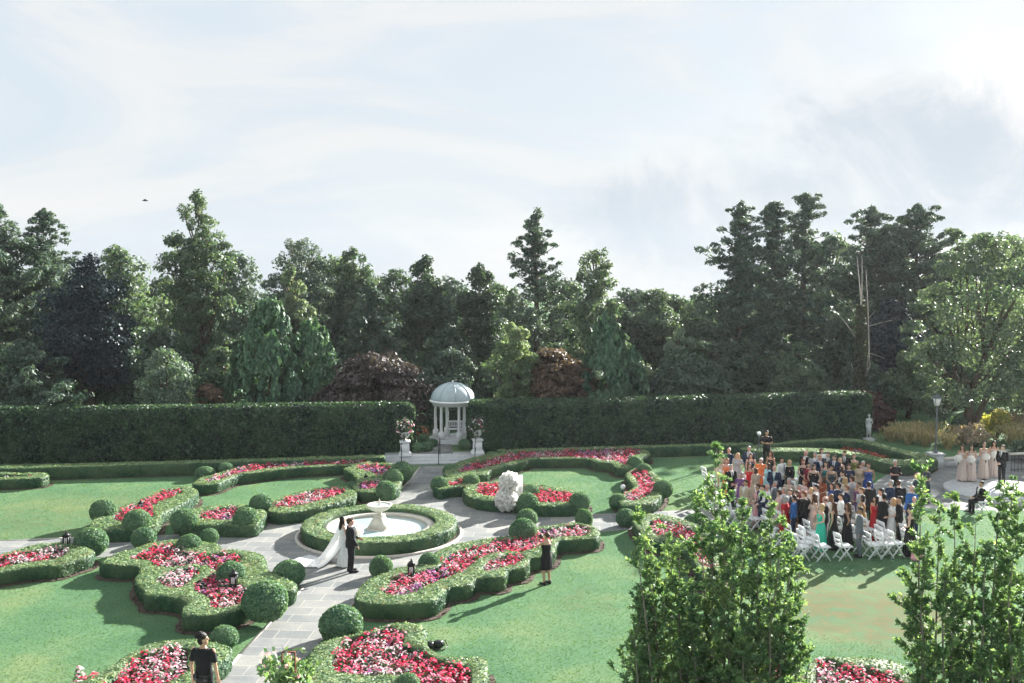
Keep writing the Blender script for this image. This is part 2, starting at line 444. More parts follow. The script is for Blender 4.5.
path_main = poly_world([(195, 705), (240, 655), (302, 588), (262, 575), (200, 556), (119, 556), (60, 560), (-60, 562), (-60, 543.5), (0, 541), (90, 537), (170, 535), (258, 529),
    (272, 517), (350, 508), (389.6, 499.3), (408, 482.5), (420, 466), (452, 466), (440, 480), (436, 494), (463, 497), (480, 509), (520, 512), (600, 514), (700, 509.5), (800, 503),
    (800, 513), (700, 521), (640, 529), (600, 532), (520, 560), (400, 600), (357, 600), (322, 640), (262, 705)], 0)
plat_c = G(1000, 490, .0)[:2]
terrace = poly_world([(868, 488), (893, 470), (930, 463), (950, 459), (1075, 457), (1120, 512), (960, 510), (905, 507), (880, 497)], 0)
flat_sheet('stone_path', [path_main, terrace], .006, M['paving'])
# thin pale edging stones along the long straight edges
for pts in ([(195, 705), (240, 655), (303, 588)], [(389.6, 499.3), (408, 482.5), (420, 467)], [(273, 516), (247, 531)], [(322, 640), (357, 600)], [(0, 541), (90, 537)], [(434.7, 495), (437, 480)]):
    a = poly_world(pts, 0); a2 = offset(np.concatenate([a, a[::-1] + 1e-4]), 0)
    T = np.gradient(a, axis=0); T /= np.linalg.norm(T, axis=1)[:, None]; Nn = np.stack([-T[:, 1], T[:, 0]], 1)
    mb = MB(); n = len(a)
    for i in range(n - 1):
        L = np.linalg.norm(a[i + 1] - a[i]); c = (a[i] + a[i + 1]) / 2; mb.box((c[0], c[1], .0), (L, .07, .04), rz=math.atan2(a[i + 1][1] - a[i][1], a[i + 1][0] - a[i][0]))
    tag(mb.build('path_edging', M['kerb']), kind='structure')

# ================================================================ BOX HEDGE BEDS
H = .48
BEDS = {}
def mulch_sheet(W, z):
    W = ccw(W); Pm = ccw(path_main)
    V, F = fill([W, Pm], lambda c: inside(c, W) & ~inside(c, Pm))
    a = V[F[:, 0]]; b = V[F[:, 1]]; c = V[F[:, 2]]; cr = (b[:, 0] - a[:, 0]) * (c[:, 1] - a[:, 1]) - (b[:, 1] - a[:, 1]) * (c[:, 0] - a[:, 0]); F[cr < 0] = F[cr < 0][:, ::-1]
    mb = MB(); V3 = np.c_[V, np.full(len(V), z)]; mb.add(V3, [F])
    P, Nn = scatter(V3, [F], 60); P[:, 2] += .012; mb.add(*cards(P, unit(Nn + rng.normal(0, .6, Nn.shape)), rng.uniform(.03, .07, len(P)), 1.8))
    tag(mb.build('mulch_strip', M['mulch']), kind='structure')
def bed(key, outer, holes, label, h=H, group='clipped box hedges edging the beds', it=1, dens=450, mulch=.22, flowers=None, shrink=0.0):
    O = ccw(chaikin(poly_world(outer, h), it)); Hs = [offset(resample(ccw(chaikin(poly_world(q, h), it)), .2), .05) for q in holes]
    near = O[:, 1].mean()
    dd = dens * (1.0 if near < 36 else .7)
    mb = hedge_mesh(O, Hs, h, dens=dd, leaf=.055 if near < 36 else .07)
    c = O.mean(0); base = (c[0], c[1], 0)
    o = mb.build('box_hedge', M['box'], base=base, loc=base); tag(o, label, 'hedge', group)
    k = len(BEDS)
    mulch_sheet(offset(resample(O, .3), mulch), .012 + .0015 * k)
    BEDS[key] = (O, Hs)
    return O, Hs

bed('A', [(-25, 472.3), (30, 472.3), (46, 472.3), (48.5, 475), (40, 477.8), (0, 479), (-25, 479.5)], [[(-25, 474.3), (15, 474.2), (35, 475), (12, 476.6), (-25, 477.3)]],
    'short low hedge loop at the far left edge in front of the long low hedge')
bed('C', [(192, 484), (199, 477.5), (215, 473.5), (235, 467.5), (270, 462.5), (300, 459.5), (345, 457.2), (372, 457.8), (371, 463), (346, 465), (318, 466.5), (300, 467), (283, 468.8), (262, 471.5), (240, 474), (228, 478), (218, 483), (204, 484.6)],
    [[(204, 481), (214, 477), (230, 471), (245, 466.5), (272, 462.7), (300, 460.5), (345, 458.3), (366, 459), (366, 462), (345, 463.5), (300, 465.2), (275, 467), (250, 470.5), (232, 474), (218, 479.5)]],
    'long scalloped hedge round the farthest left flower bed below the tall hedge')
bed('D', [(343, 468.5), (350, 466.5), (360, 463), (392, 462.5), (401, 467), (401, 480), (398, 488), (384, 491.5), (357, 491.5), (352, 486), (358, 479), (352, 472.5)],
    [[(357, 465.5), (378, 464), (390, 466), (390, 471), (378, 475), (370, 470.5), (360, 468.5)], [(359, 483.5), (368, 480.5), (380, 481.5), (380, 487.5), (360, 489)]],
    'stepped hedge beside the left of the path up to the gazebo steps')
bed('E', [(90, 527), (94, 517), (108, 511), (130, 503), (152, 494.5), (172, 486.5), (186, 485.5), (197, 489), (198, 493), (190, 499), (172, 508), (160, 514), (159, 521), (154, 526.5), (125, 529.5), (100, 530)],
    [[(112, 517), (120, 511.5), (133, 505), (150, 498), (168, 490), (181, 488), (182, 491.5), (172, 496), (158, 501), (148, 507), (154, 513), (150, 517), (134, 520.5), (121, 522)]],
    'club-shaped hedge on the left lawn pointing back from the cross path')
bed('F', [(178, 523), (186, 510), (205, 505.5), (245, 503.5), (256, 508), (267, 511), (263, 518), (256, 524.5), (245, 525), (210, 524.5), (185, 525)],
    [[(198, 518), (205, 511), (222, 507.5), (237, 506.5), (236, 518), (215, 519.5)]], 'short straight hedge between two balls left of the fountain by the cross path')
bed('G', [(268, 511.5), (271, 503), (283, 496.5), (300, 491), (320, 487), (345, 485.5), (356, 490.5), (355.5, 496), (340, 501.5), (318, 507.5), (295, 511.5), (280, 513)],
    [[(275, 505), (283, 499), (300, 493.5), (318, 489.5), (343, 488.3), (344, 492), (330, 497), (312, 502), (292, 506), (277, 507)]], 'curved hedge just behind and left of the fountain ring')
bed('H', [(99, 563), (109, 557.5), (119, 552), (135, 548), (150, 542), (178, 538.5), (196, 540), (219, 543.5), (219, 548.5), (242, 549.5), (261, 553), (266, 560), (265, 569), (280, 575), (296, 583), (294, 589), (277, 592), (256, 596), (246, 607), (222, 613.5), (204, 615), (183, 614), (183, 608), (189, 603), (182, 598), (166, 595.5), (145, 595), (145, 589.5), (137, 583), (136, 577), (141, 570), (138, 564.5), (120, 565)],
    [[(128, 557.5), (143, 551), (155, 545.5), (176, 544.5), (180, 551), (203, 555), (212, 553), (227, 552.5), (242, 555), (238, 562), (224, 568), (217, 570.5), (205, 563.5), (190, 564), (170, 566.5), (157, 565), (150, 558.5)],
     [(158, 577), (172, 570), (193, 567), (199, 571), (190, 579), (180, 587), (168, 586), (160, 582)],
     [(194, 588), (200, 580), (214, 573.5), (222, 573), (228, 580), (240, 584), (247, 590), (246, 599), (238, 604), (222, 607), (209, 605), (212, 598), (203, 593)]],
    'big many-lobed hedge at the front left holding three flower pockets', h=.5, dens=520, it=1)
bed('I', [(-40, 562), (0, 554.5), (20, 548.5), (40, 543.5), (63, 541), (80, 544), (94, 550.5), (90, 555), (75, 559.5), (57, 565), (30, 566), (0, 571), (-40, 581)],
    [[(-40, 568), (-20, 561), (0, 557), (30, 550.5), (60, 547.5), (67, 551), (58, 557.5), (40, 560), (20, 562.5), (0, 567), (-30, 574)]], 'hedge running out of the left edge of the picture towards a big ball', dens=520)
bed('J', [(40, 725), (66, 690), (85, 678), (104, 671), (126, 655), (148, 643), (177, 639), (200, 639), (231, 646), (228, 656), (205, 672), (190, 690), (185, 725)],
    [[(112, 682), (125, 667), (140, 655), (165, 646), (190, 648), (185, 660), (190, 668), (165, 683), (150, 715), (100, 715), (104, 690)]], 'hedge at the bottom left corner beside the man in the black shirt', h=.5, dens=520)
bed('K', [(356, 593), (362, 584), (372, 577), (392, 571), (394, 567), (419, 564.5), (434, 552.5), (451, 545), (472, 540), (490, 537.5), (509, 535), (525, 533), (536, 527), (555, 524.5), (573, 521.5), (590, 525), (599, 529), (598, 537), (580, 538.5), (560, 539.5), (555, 543), (554, 551), (545, 556), (529, 557), (527, 566), (507, 569), (504, 577), (476, 577), (470, 584), (446, 587), (443, 594), (433, 601), (410, 603), (374, 603), (357, 600)],
    [[(382, 592), (390, 584), (395, 577), (410, 573), (425, 570), (440, 565), (450, 554.5), (465, 549), (485, 544), (500, 540), (520, 538), (535, 531), (555, 527), (580, 524), (590, 530), (585, 534.5), (560, 536), (545, 540), (536, 547), (522, 551), (503, 550), (480, 556), (470, 564), (461, 571), (445, 577), (428, 583), (415, 591), (396, 594.5)],
     [(482, 568), (490, 560), (505, 555), (520, 553), (524, 556), (518, 561), (505, 565.5), (488, 570.5)]],
    'long scalloped hedge running diagonally right of the fountain behind the woman photographer', h=.5, dens=520, it=1)
bed('L', [(316, 645), (335, 637), (355, 634), (373, 629), (389, 623), (408, 621.5), (425, 626), (424, 645), (440, 655), (463, 656), (485, 656.5), (487, 666), (486, 725), (296, 725), (305, 680), (310, 655)],
    [[(333, 663), (335, 652), (343, 642), (350, 636.5), (367, 634), (376, 631), (389, 625.5), (404, 632), (401, 645), (421, 649), (432, 657), (448, 663), (468, 666), (471, 678), (466, 692), (430, 692), (418, 678), (402, 673), (360, 674), (340, 671)]],
    'wide hedge at the bottom centre around the nearest flower bed', h=.5, dens=520, it=1)
bed('M1', [(443, 474), (450, 465), (462, 460), (478, 456), (497, 452.5), (510, 450), (570, 448), (620, 446.5), (648, 450), (650, 454), (640, 458), (630, 468), (616, 467), (611, 462.5), (597, 461.8), (588, 458), (560, 458.2), (530, 458.5), (520, 462.5), (503, 466), (490, 469), (487, 474), (465, 475.5), (452, 478.5)],
    [[(459, 470), (470, 464), (485, 460), (500, 456.5), (510, 454), (530, 451.4), (570, 449.8), (620, 448), (641, 449), (640, 453), (630, 455.5), (629, 462), (624, 464.8), (616, 460), (605, 460.5), (595, 457.5), (570, 456.6), (530, 456.8), (515, 460), (500, 463.5), (480, 468), (461, 472)]],
    'long scalloped hedge round the farthest right flower bed starting by the gazebo path', it=1)
bed('M2', [(434, 487), (436, 480), (450, 476), (475, 475.5), (477, 483), (468, 485.5), (450, 487), (440, 489)], [[(448, 484), (455, 479.5), (465, 478.5), (465, 483), (452, 485)]],
    'small hedge block between two balls right of the gazebo path')
bed('M3', [(463, 489), (468, 485.5), (480, 482), (500, 481), (530, 483.5), (560, 487), (585, 493), (588, 501), (575, 505), (536, 505.5), (522, 503), (512, 501), (497, 501), (478, 499), (466, 494.5)],
    [[(476, 490.5), (480, 484), (495, 483), (505, 483.5), (520, 485.5), (540, 489), (560, 491.5), (572, 493.5), (570, 501), (545, 502), (535, 500.5), (520, 498.5), (500, 497), (485, 495)]],
    'curved hedge behind the white floral stand right of the fountain')
bed('N', [(625, 474), (633, 468.5), (645, 467), (655, 473), (663, 482), (664, 492), (656, 501), (640, 505), (622, 505), (618, 499), (624, 493), (636, 487), (630, 480)],
    [[(629.5, 471), (640, 468.7), (648, 473), (652, 480), (655, 487), (646, 495), (636, 500.5), (628, 500), (626, 494), (636, 490), (641, 485), (637, 478)]],
    'bent hedge with a zigzag flower strip on the lawn left of the seated crowd', it=1)
bed('O', [(632, 519), (645, 513), (665, 514), (685, 520), (708, 528), (720, 545), (725, 575), (705, 580), (695, 560), (685, 545), (672, 540), (655, 541), (640, 531)],
    [[(648, 521), (660, 519), (675, 523), (690, 528), (704, 541), (712, 556), (714, 568), (706, 566), (697, 552), (685, 539), (670, 535), (655, 534)]],
    'hedge half hidden behind the large leafy tree right of centre', h=.5, it=1)
bed('P', [(804, 725), (808, 664), (820, 655), (846, 656.5), (882, 657), (904, 664), (919, 678), (930, 725)], [[(815, 715), (817, 661), (830, 656.8), (845, 664.5), (870, 667.5), (893, 674.5), (908, 684), (908, 715)]],
    'hedge at the bottom right between the two leafy trees', h=.5, dens=520)
bed('Q', [(728, 725), (742, 640), (775, 632), (795, 648), (798, 725)], [[(742, 715), (752, 648), (774, 641), (786, 655), (788, 715)]], 'hedge glimpsed through the stems of the leafy tree right of centre', h=.5)
bed('R', [(735, 448), (780, 442), (810, 438.8), (845, 437.8), (870, 440.5), (897, 448), (925, 453.5), (938, 459), (930, 463), (900, 465), (888, 463), (870, 459), (850, 455), (829, 452), (800, 451), (765, 451.5)],
    [[(752, 447.5), (785, 443.5), (815, 441), (845, 440.2), (865, 443), (892, 450.5), (915, 456.5), (905, 459.5), (888, 458.5), (868, 454), (845, 450), (820, 447.8), (785, 447.3)]],
    'large oval hedge ring on the far right behind the wedding guests', h=.55, mulch=.1)

def ribbon_hedge(px, z, w, label, name='low_hedge'):
    O = ccw(rib(px, z, w)); c = O.mean(0); base = (c[0], c[1], 0)
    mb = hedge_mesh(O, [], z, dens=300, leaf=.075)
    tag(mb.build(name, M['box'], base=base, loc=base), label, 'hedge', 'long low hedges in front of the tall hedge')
    flat_sheet('mulch_strip', [offset(resample(O, .5), .15)], .010, M['mulch']); BEDS[label] = (O, [])
ribbon_hedge([(-40, 468.2), (150, 462.6), (300, 458.3), (384, 455.8)], .62, .7, 'long low clipped hedge below the tall hedge on the left of the gazebo')
ribbon_hedge([(498, 450.3), (640, 446.3), (735, 443.6), (752, 443.2)], .55, .6, 'long low clipped hedge below the tall hedge on the right of the gazebo')

# ring round the fountain
def ring_hedge():
    O = circle(FC, 2.85, 90); I = circle(FC, 2.10, 70)
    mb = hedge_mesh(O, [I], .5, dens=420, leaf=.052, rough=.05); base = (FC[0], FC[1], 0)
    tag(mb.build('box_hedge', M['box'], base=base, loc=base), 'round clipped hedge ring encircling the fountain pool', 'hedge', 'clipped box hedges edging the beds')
    flat_sheet('mulch_strip', [circle(FC, 2.93, 60)], .011, M['mulch']); BEDS['ring'] = (O, [])
    mb = MB(); mb.lathe([(3.0, 0), (3.0, .07), (3.12, .07), (3.12, 0)], (FC[0], FC[1], 0), 72, caps=False)
    a = circle(FC, 3.0, 72)
    tag(mb.build('ring_edging', M['kerb']), kind='structure')
ring_hedge()

# ================================================================ TALL HEDGES
def tall_hedge(pxs, zt, w, label):
    # pxs: pixel points along the front top edge
    P = np.array([G(x, y, zt)[:2] for x, y in pxs]); T = P[-1] - P[0]; L = np.linalg.norm(T); T /= L; Nn = np.array([-T[1], T[0]])
    O = ccw(np.concatenate([P, (P + Nn * w)[::-1]]));
    # rounded corners
    O = chaikin(resample(O, .5), 2)
    loop = resample(O, .22); n = len(loop); rings = []
    for fz, ex in [(-.02, -.1)] + [(z, 0) for z in np.arange(.2, zt - .25, .22)] + [(zt - .18, -.02), (zt - .06, -.10), (zt, -.24), (zt + .02, -.5)]:
        Q = offset(loop, ex); W = np.c_[Q, np.full(n, fz)]; k = vnoise(W, .9, 2) * .07 + vnoise(W, 3.1, 1) * .04 + rng.normal(0, .02, n)
        W[:, :2] += (offset(loop, 1) - loop) * k[:, None]; W[:, 2] += vnoise(W, .7, 8) * .03 * (fz > zt * .6); rings.append(W)
    mb = MB(); mb.rings(rings, caps=True)
    V, Fs, _ = mb.arrays(); Pp, Nn2 = scatter(V, Fs, 300)
    k = (Pp[:, 2] > .1); Pp = Pp[k]; Nn2 = Nn2[k]
    Pp += Nn2 * rng.uniform(-.02, .07, len(Pp))[:, None]
    a, b = cards(Pp, unit(Nn2 + rng.normal(0, .75, Nn2.shape)), rng.uniform(.7, 1.4, len(Pp)) * .085, 1.6)
    mb.add(a, b)
    c = O.mean(0); base = (c[0], c[1], 0)
    tag(mb.build('tall_hedge', M['tallhedge'], base=base, loc=base), label, 'hedge', 'tall clipped hedges either side of the gazebo')
    return P
thL = tall_hedge([(-60, 412.2), (0, 411), (200, 408.5), (414, 405.6)], 2.74, 1.5, 'tall dark clipped hedge wall on the left of the gazebo')
thR = tall_hedge([(471, 404), (600, 401.5), (740, 398), (873, 394.5)], 2.74, 1.5, 'tall dark clipped hedge wall on the right of the gazebo')

# ================================================================ TOPIARY BALLS
def ball_variant(seed, cone=False):
    n, m = 40, 26; rings = []
    for k in range(m):
        a = -1.15 + (PI / 2 + 1.15) * (k + .0) / (m - 1) * .995
        an = np.arange(n) * 2 * PI / n
        W = np.stack([math.cos(a) * np.cos(an), math.cos(a) * np.sin(an), np.full(n, math.sin(a))], 1)
        rr = 1 + vnoise(W, 2.0, seed) * .035 + rng.normal(0, .012, n); W = W * rr[:, None]; W[:, 2] = W[:, 2] * .92 + .84; rings.append(W)
    mb = MB(); mb.rings(rings); V, Fs, _ = mb.arrays()
    P, Nn = scatter(V, Fs, 420); k = P[:, 2] > .03; P = P[k]; Nn = Nn[k]; P += Nn * rng.uniform(-.02, .04, len(P))[:, None]
    if cone: P += Nn * rng.uniform(0, .18, len(P))[:, None] ** 1.5
    a, b = cards(P, unit(Nn + rng.normal(0, .6 if not cone else 1.2, Nn.shape)), rng.uniform(.7, 1.3, len(P)) * .11, 1.5)
    mb.add(a, b); return mb.mesh('topiary_ball', M['ball'])
BV = [ball_variant(s) for s in range(3)]; BVC = ball_variant(5, True)
BALLS = [  # px, py (centre), radius px, height factor, label
 (103, 511, 12, 1, 'topiary ball on the left lawn at the back left of the club-shaped hedge'),
 (137, 522, 13, 1, 'topiary ball at the front of the club-shaped hedge on the left lawn'),
 (184, 521, 12.5, 1, 'topiary ball at the left end of the short hedge by the cross path'),
 (245.7, 519, 12, 1, 'topiary ball at the right end of the short hedge by the cross path'),
 (261, 504, 11, .95, 'topiary ball at the left tip of the curved hedge behind the fountain'),
 (351.5, 488, 7, 1, 'small dark ball at the right tip of the curved hedge behind the fountain'),
 (386, 490.5, 9.5, 1.1, 'ball at the lower front corner of the stepped hedge by the gazebo path'),
 (393, 478, 9.5, 1, 'middle ball of the three along the left of the gazebo path'),
 (402, 472, 10.5, 1.05, 'largest ball at the top left of the gazebo path near the steps'),
 (373, 460.5, 7, .9, 'small lit ball at the right end of the farthest left flower bed'),
 (226, 468, 7, .8, 'flat ball behind the left end of the farthest left flower bed'),
 (205, 473, 9.5, .7, 'low cushion-shaped bush at the left end of the farthest left flower bed'),
 (91, 542, 15.5, .95, 'large ball beside the lantern at the left edge of the picture'),
 (143.5, 538, 11.5, .95, 'ball by the cross path at the back left of the big lobed hedge'),
 (189, 545, 11.5, .95, 'sunlit ball in the back row of the big lobed hedge'),
 (209.4, 536.5, 8.5, 1, 'smallest ball at the back of the big lobed hedge by the path'),
 (231, 574, 13.5, .95, 'ball behind the lantern inside the big lobed hedge'),
 (289, 573.5, 15, .9, 'ball at the right tip of the big lobed hedge beside the main path'),
 (265, 601, 21, .98, 'very large ball at the front right of the big lobed hedge by the main path'),
 (224, 638, 13, .95, 'pale bushy ball behind the man in the black shirt'),
 (341, 624, 20, .92, 'very large ball on the right edge of the main path near the bottom'),
 (429, 562.5, 10, 1, 'ball right of the lantern in the long diagonal hedge'),
 (523, 531, 13, 1, 'large front ball of the pair in the long diagonal hedge'),
 (527, 518, 10, .95, 'smaller rear ball of the pair by the cross path right of the fountain'),
 (439.5, 484.5, 8.5, 1, 'ball at the left end of the small hedge block right of the gazebo path'),
 (471, 481.5, 8.5, .95, 'ball at the right end of the small hedge block right of the gazebo path'),
 (450.5, 471.5, 7.5, 1, 'ball at the path end of the farthest right flower bed'),
 (492.5, 456.5, 7.5, .7, 'low rounded bush behind the start of the farthest right flower bed'),
 (527.5, 502.5, 10, 1, 'front ball of the pair right of the white floral stand'),
 (530, 492.5, 9, .95, 'rear ball of the pair right of the white floral stand'),
 (580, 501.5, 10, 1, 'ball at the right end of the curved hedge behind the floral stand'),
 (635, 463.5, 8, .95, 'ball at the right end of the farthest right flower bed'),
 (644, 470, 7.5, .9, 'ball at the top of the bent hedge left of the crowd'),
 (663, 489, 9.5, 1, 'ball on the right side of the bent hedge left of the crowd'),
 (618.5, 502, 9, 1, 'ball at the lower left of the bent hedge left of the crowd'),
 (626, 518, 9.5, 1, 'ball above the left stems of the leafy tree right of centre'),
 (696, 523, 12, .8, 'flattened ball right of the hedge half hidden by the leafy tree'),
 (408, 684, 11, .95, 'ball cut by the bottom edge below the nearest flower bed'),
]
NB = 0
def place_ball(px, py, rp, sq, label, mesh=None, zbase=0, group='clipped topiary balls', name='topiary_ball'):
    global NB
    z = .4
    for _ in range(3):
        g = G(px, py, z + zbase); r = rp * math.hypot(g[1], 10 - z) / FPX; z = r * .86 * sq
    g = G(px, py, z + zbase)
    o = bpy.data.objects.new(name, mesh or BV[NB % 3]); COL.objects.link(o); o.location = (g[0], g[1], zbase); o.scale = (r, r, r * sq); o.rotation_euler = (0, 0, NB * 1.3); NB += 1
    tag(o, label, 'topiary', group); return o
RAISED = (137, 184, 245.7, 386, 265, 471, 439.5, 580, 527.5, 209.4, 189, 143.5, 231, 663, 635, 530, 523, 429, 261, 103, 408, 393, 402, 644, 226)
for b in BALLS: place_ball(*b, zbase=.18 if b[0] in RAISED else 0)
place_ball(381, 567, 10.5, 1.05, 'bright green spiky young bush at the left end of the long diagonal hedge', BVC)
place_ball(584, 519, 8, 1.25, 'bright green upright young bush at the right end of the long diagonal hedge', BVC)

# ================================================================ FLOWER BEDS
SPOTS = []
def flower_bed(poly, label, dens=13, pal='mixed', h=.50, group='beds of red pink and white bedding flowers', shrink=-.02):
    P = offset(resample(ccw(poly), .2), -shrink) if shrink else poly
    mn, mx = P.min(0), P.max(0); A = abs(area(P)); step = 1 / math.sqrt(dens)
    gx, gy = np.meshgrid(np.arange(mn[0], mx[0], step), np.arange(mn[1], mx[1], step)); g = np.c_[gx.ravel(), gy.ravel()] + rng.uniform(-.4, .4, (gx.size, 2)) * step
    g = g[inside(g, P)]
    if len(g) < 2: return
    c = P.mean(0); base = np.array([c[0], c[1], 0]); root = empty('flower_bed', base, label, 'flowers', group)
    fol = MB(); sets = {k: MB() for k in ('red', 'pink', 'white', 'magenta', 'orange')}
    Z = np.c_[g, np.zeros(len(g))]; v = vnoise(Z, 1.1, 4) + rng.normal(0, .33, len(g)); v2 = vnoise(Z, .8, 9) + rng.normal(0, .25, len(g))
    for (x, y), a, a2 in zip(g, v, v2):
        hh = h * rng.uniform(.8, 1.15); r = rng.uniform(.16, .23)
        n = 36; th = rng.uniform(0, 2 * PI, n); ph = np.arccos(rng.uniform(-.1, 1, n)); d = np.stack([np.sin(ph) * np.cos(th), np.sin(ph) * np.sin(th), np.cos(ph)], 1)
        p = np.array([x, y, 0]) + d * np.array([r, r, hh]) * .9; p[:, 2] += .02
        fol.add(*cards(p, unit(d + rng.normal(0, .4, d.shape)), rng.uniform(.06, .1, n), 1.5))
        if pal == 'mixed':
            c1 = ('red', 'pink') if a > .25 else ('white', 'pink') if a < -.35 else ('red', 'white') if a2 > .2 else ('pink', 'red')
            if a2 < -.62: c1 = ('magenta', 'white')
            w = (.72, .28)
        elif pal == 'red': c1 = ('red', 'pink'); w = (.8, .2)
        elif pal == 'pale': c1 = ('white', 'pink') if a < .15 else ('red', 'pink'); w = (.7, .3)
        elif pal == 'orange': c1 = ('orange', 'red') if a > -.3 else ('pink', 'white'); w = (.7, .3)
        for col, ww in zip(c1, w):
            n = int(44 * ww); th = rng.uniform(0, 2 * PI, n); ph = np.arccos(rng.uniform(.12, 1, n)); d = np.stack([np.sin(ph) * np.cos(th), np.sin(ph) * np.sin(th), np.cos(ph)], 1)
            p = np.array([x, y, .02]) + d * np.array([r, r, hh]) * rng.uniform(.98, 1.1, (n, 1))
            rn = np.full(n, rng.random()) * .5 + rng.random(n) * .5
            cv, cf = cards(p, unit(d + np.array([0, 0, .3]) + rng.normal(0, .25, d.shape)), rng.uniform(.05, .078, n), 1, 'pent'); sets[col].add(cv, cf, rn)
    fol.build('foliage', M['fl_leaf'], root, base=base)
    for k, mk in (('red', 'fl_red'), ('pink', 'fl_pink'), ('white', 'fl_white'), ('magenta', 'fl_mag'), ('orange', 'fl_orange')):
        if sets[k].n: sets[k].build(k + '_blossoms', M[mk], root, base=base)
FB = [('A', 0, 'sparse pale flowers inside the hedge loop at the far left edge', 'pale'),
 ('C', 0, 'long pink and red flower band below the tall hedge on the far left', 'mixed'),
 ('D', 0, 'upper flower patch in the stepped hedge beside the gazebo path', 'mixed'), ('D', 1, 'small lower flower patch with a lantern in the stepped hedge', 'mixed'),
 ('E', 0, 'tapering red flower strip in the club-shaped hedge on the left lawn', 'mixed'), ('F', 0, 'short flower patch between two balls left of the fountain', 'mixed'),
 ('G', 0, 'curved flower strip just behind and left of the fountain', 'mixed'), ('H', 0, 'back flower pocket of the big many-lobed hedge', 'mixed'),
 ('H', 1, 'oval pale island of flowers in the middle of the big lobed hedge', 'pale'), ('H', 2, 'front flower pocket with a lantern in the big lobed hedge', 'mixed'),
 ('I', 0, 'flower strip running off the left edge beside a lantern', 'mixed'), ('J', 0, 'flower bed at the bottom left beside the man in the black shirt', 'mixed'),
 ('K', 0, 'long diagonal flower bed with a lantern right of the bride', 'mixed'), ('K', 1, 'short red and violet flower pocket in front of the long diagonal bed', 'mixed'), ('L', 0, 'nearest and widest flower bed at the bottom centre', 'mixed'),
 ('M1', 0, 'long pink flower band below the tall hedge right of the gazebo', 'mixed'), ('M2', 0, 'tiny red flower patch between two balls right of the gazebo path', 'red'),
 ('M3', 0, 'curved red flower strip behind the white floral stand', 'red'), ('N', 0, 'zigzag flower strip in the bent hedge left of the crowd', 'mixed'),
 ('O', 0, 'flower strip half hidden behind the leafy tree right of centre', 'mixed'), ('P', 0, 'pale pink flower bed at the bottom right between the leafy trees', 'pale'),
 ('Q', 0, 'red flowers glimpsed through the stems of the leafy tree', 'mixed')]
for k, i, lb, pal in FB: flower_bed(BEDS[k][1][i], lb, pal=pal, dens=19 if k != 'A' else 4)
flower_bed(poly_world([(70, 684), (80, 676), (97, 675), (106, 683), (100, 700), (62, 700)], .3), 'small clump of pale pink flowers at the very bottom left', pal='pale', shrink=0)
flower_bed(poly_world([(789, 446.3), (800, 445), (818, 444.8), (816, 447), (795, 447.6)], .1), 'thin red flower strip in the left part of the far oval ring', pal='red', h=.2, shrink=0)
flower_bed(poly_world([(838, 447), (860, 448.5), (880, 452), (898, 457.5), (885, 458.5), (868, 454.5), (848, 450)], .1), 'orange and pink flower strip in the right part of the far oval ring', pal='orange', h=.2, shrink=0)

# ================================================================ GRASS
def grass():
    reg = [(poly_world([(-40, 478), (0, 479), (200, 474), (345, 480), (600, 466), (700, 455), (735, 460), (1030, 470), (1060, 720), (-60, 720)], 0), 0)]
    P0 = reg[0][0]; mn, mx = P0.min(0), P0.max(0); n = 330000
    # denser near the camera
    y = mn[1] + (mx[1] - mn[1]) * rng.random(n) ** 1.6; x = mn[0] + (mx[0] - mn[0]) * rng.random(n); p = np.c_[x, y]
    k = inside(p, P0)
    p = p[k]; k = np.ones(len(p), bool)
    for poly in [path_main, terrace] + [offset(resample(o[0], .4), .12) for q, o in BEDS.items() if q != 'R']: k &= ~inside(p, poly)
    # edge cells of the frustum only
    vis = np.abs(p[:, 0]) < p[:, 1] * .56 + 1.5; k &= vis
    p = p[k]; n = len(p); sz = rng.uniform(.014, .027, n) * (.8 + .015 * p[:, 1])
    P = np.c_[p, sz * .35]; T = np.c_[rng.normal(0, .8, (n, 2)), np.ones(n) * .7]; Nn = np.c_[rng.normal(0, 1, (n, 2)), rng.normal(0, .2, n)]
    Tn = unit(T); V, F = cards(P, unit(np.cross(Tn, unit(Nn))), sz, 1.5, 'tri', T=Tn)
    keep = np.ones(n, bool)
    for (cx, cy, rr, st) in WORN[:2]:
        d = np.hypot(p[:, 0] - cx, p[:, 1] - cy) + vnoise(np.c_[p, np.zeros(n)], .9, 3) * 1.0; keep &= ~((rng.random(n) < np.clip((rr * .95 - d) / (rr * .35), 0, 1)))
    V = V.reshape(n, 3, 3)[keep].reshape(-1, 3); m = keep.sum()
    tag(link('grass', mesh_np('grass', V, np.arange(m * 3).reshape(m, 3), M['blade'], rnd=rng.random(m))), 'short mown green grass of the garden lawns', 'grass', kind='stuff')
grass()
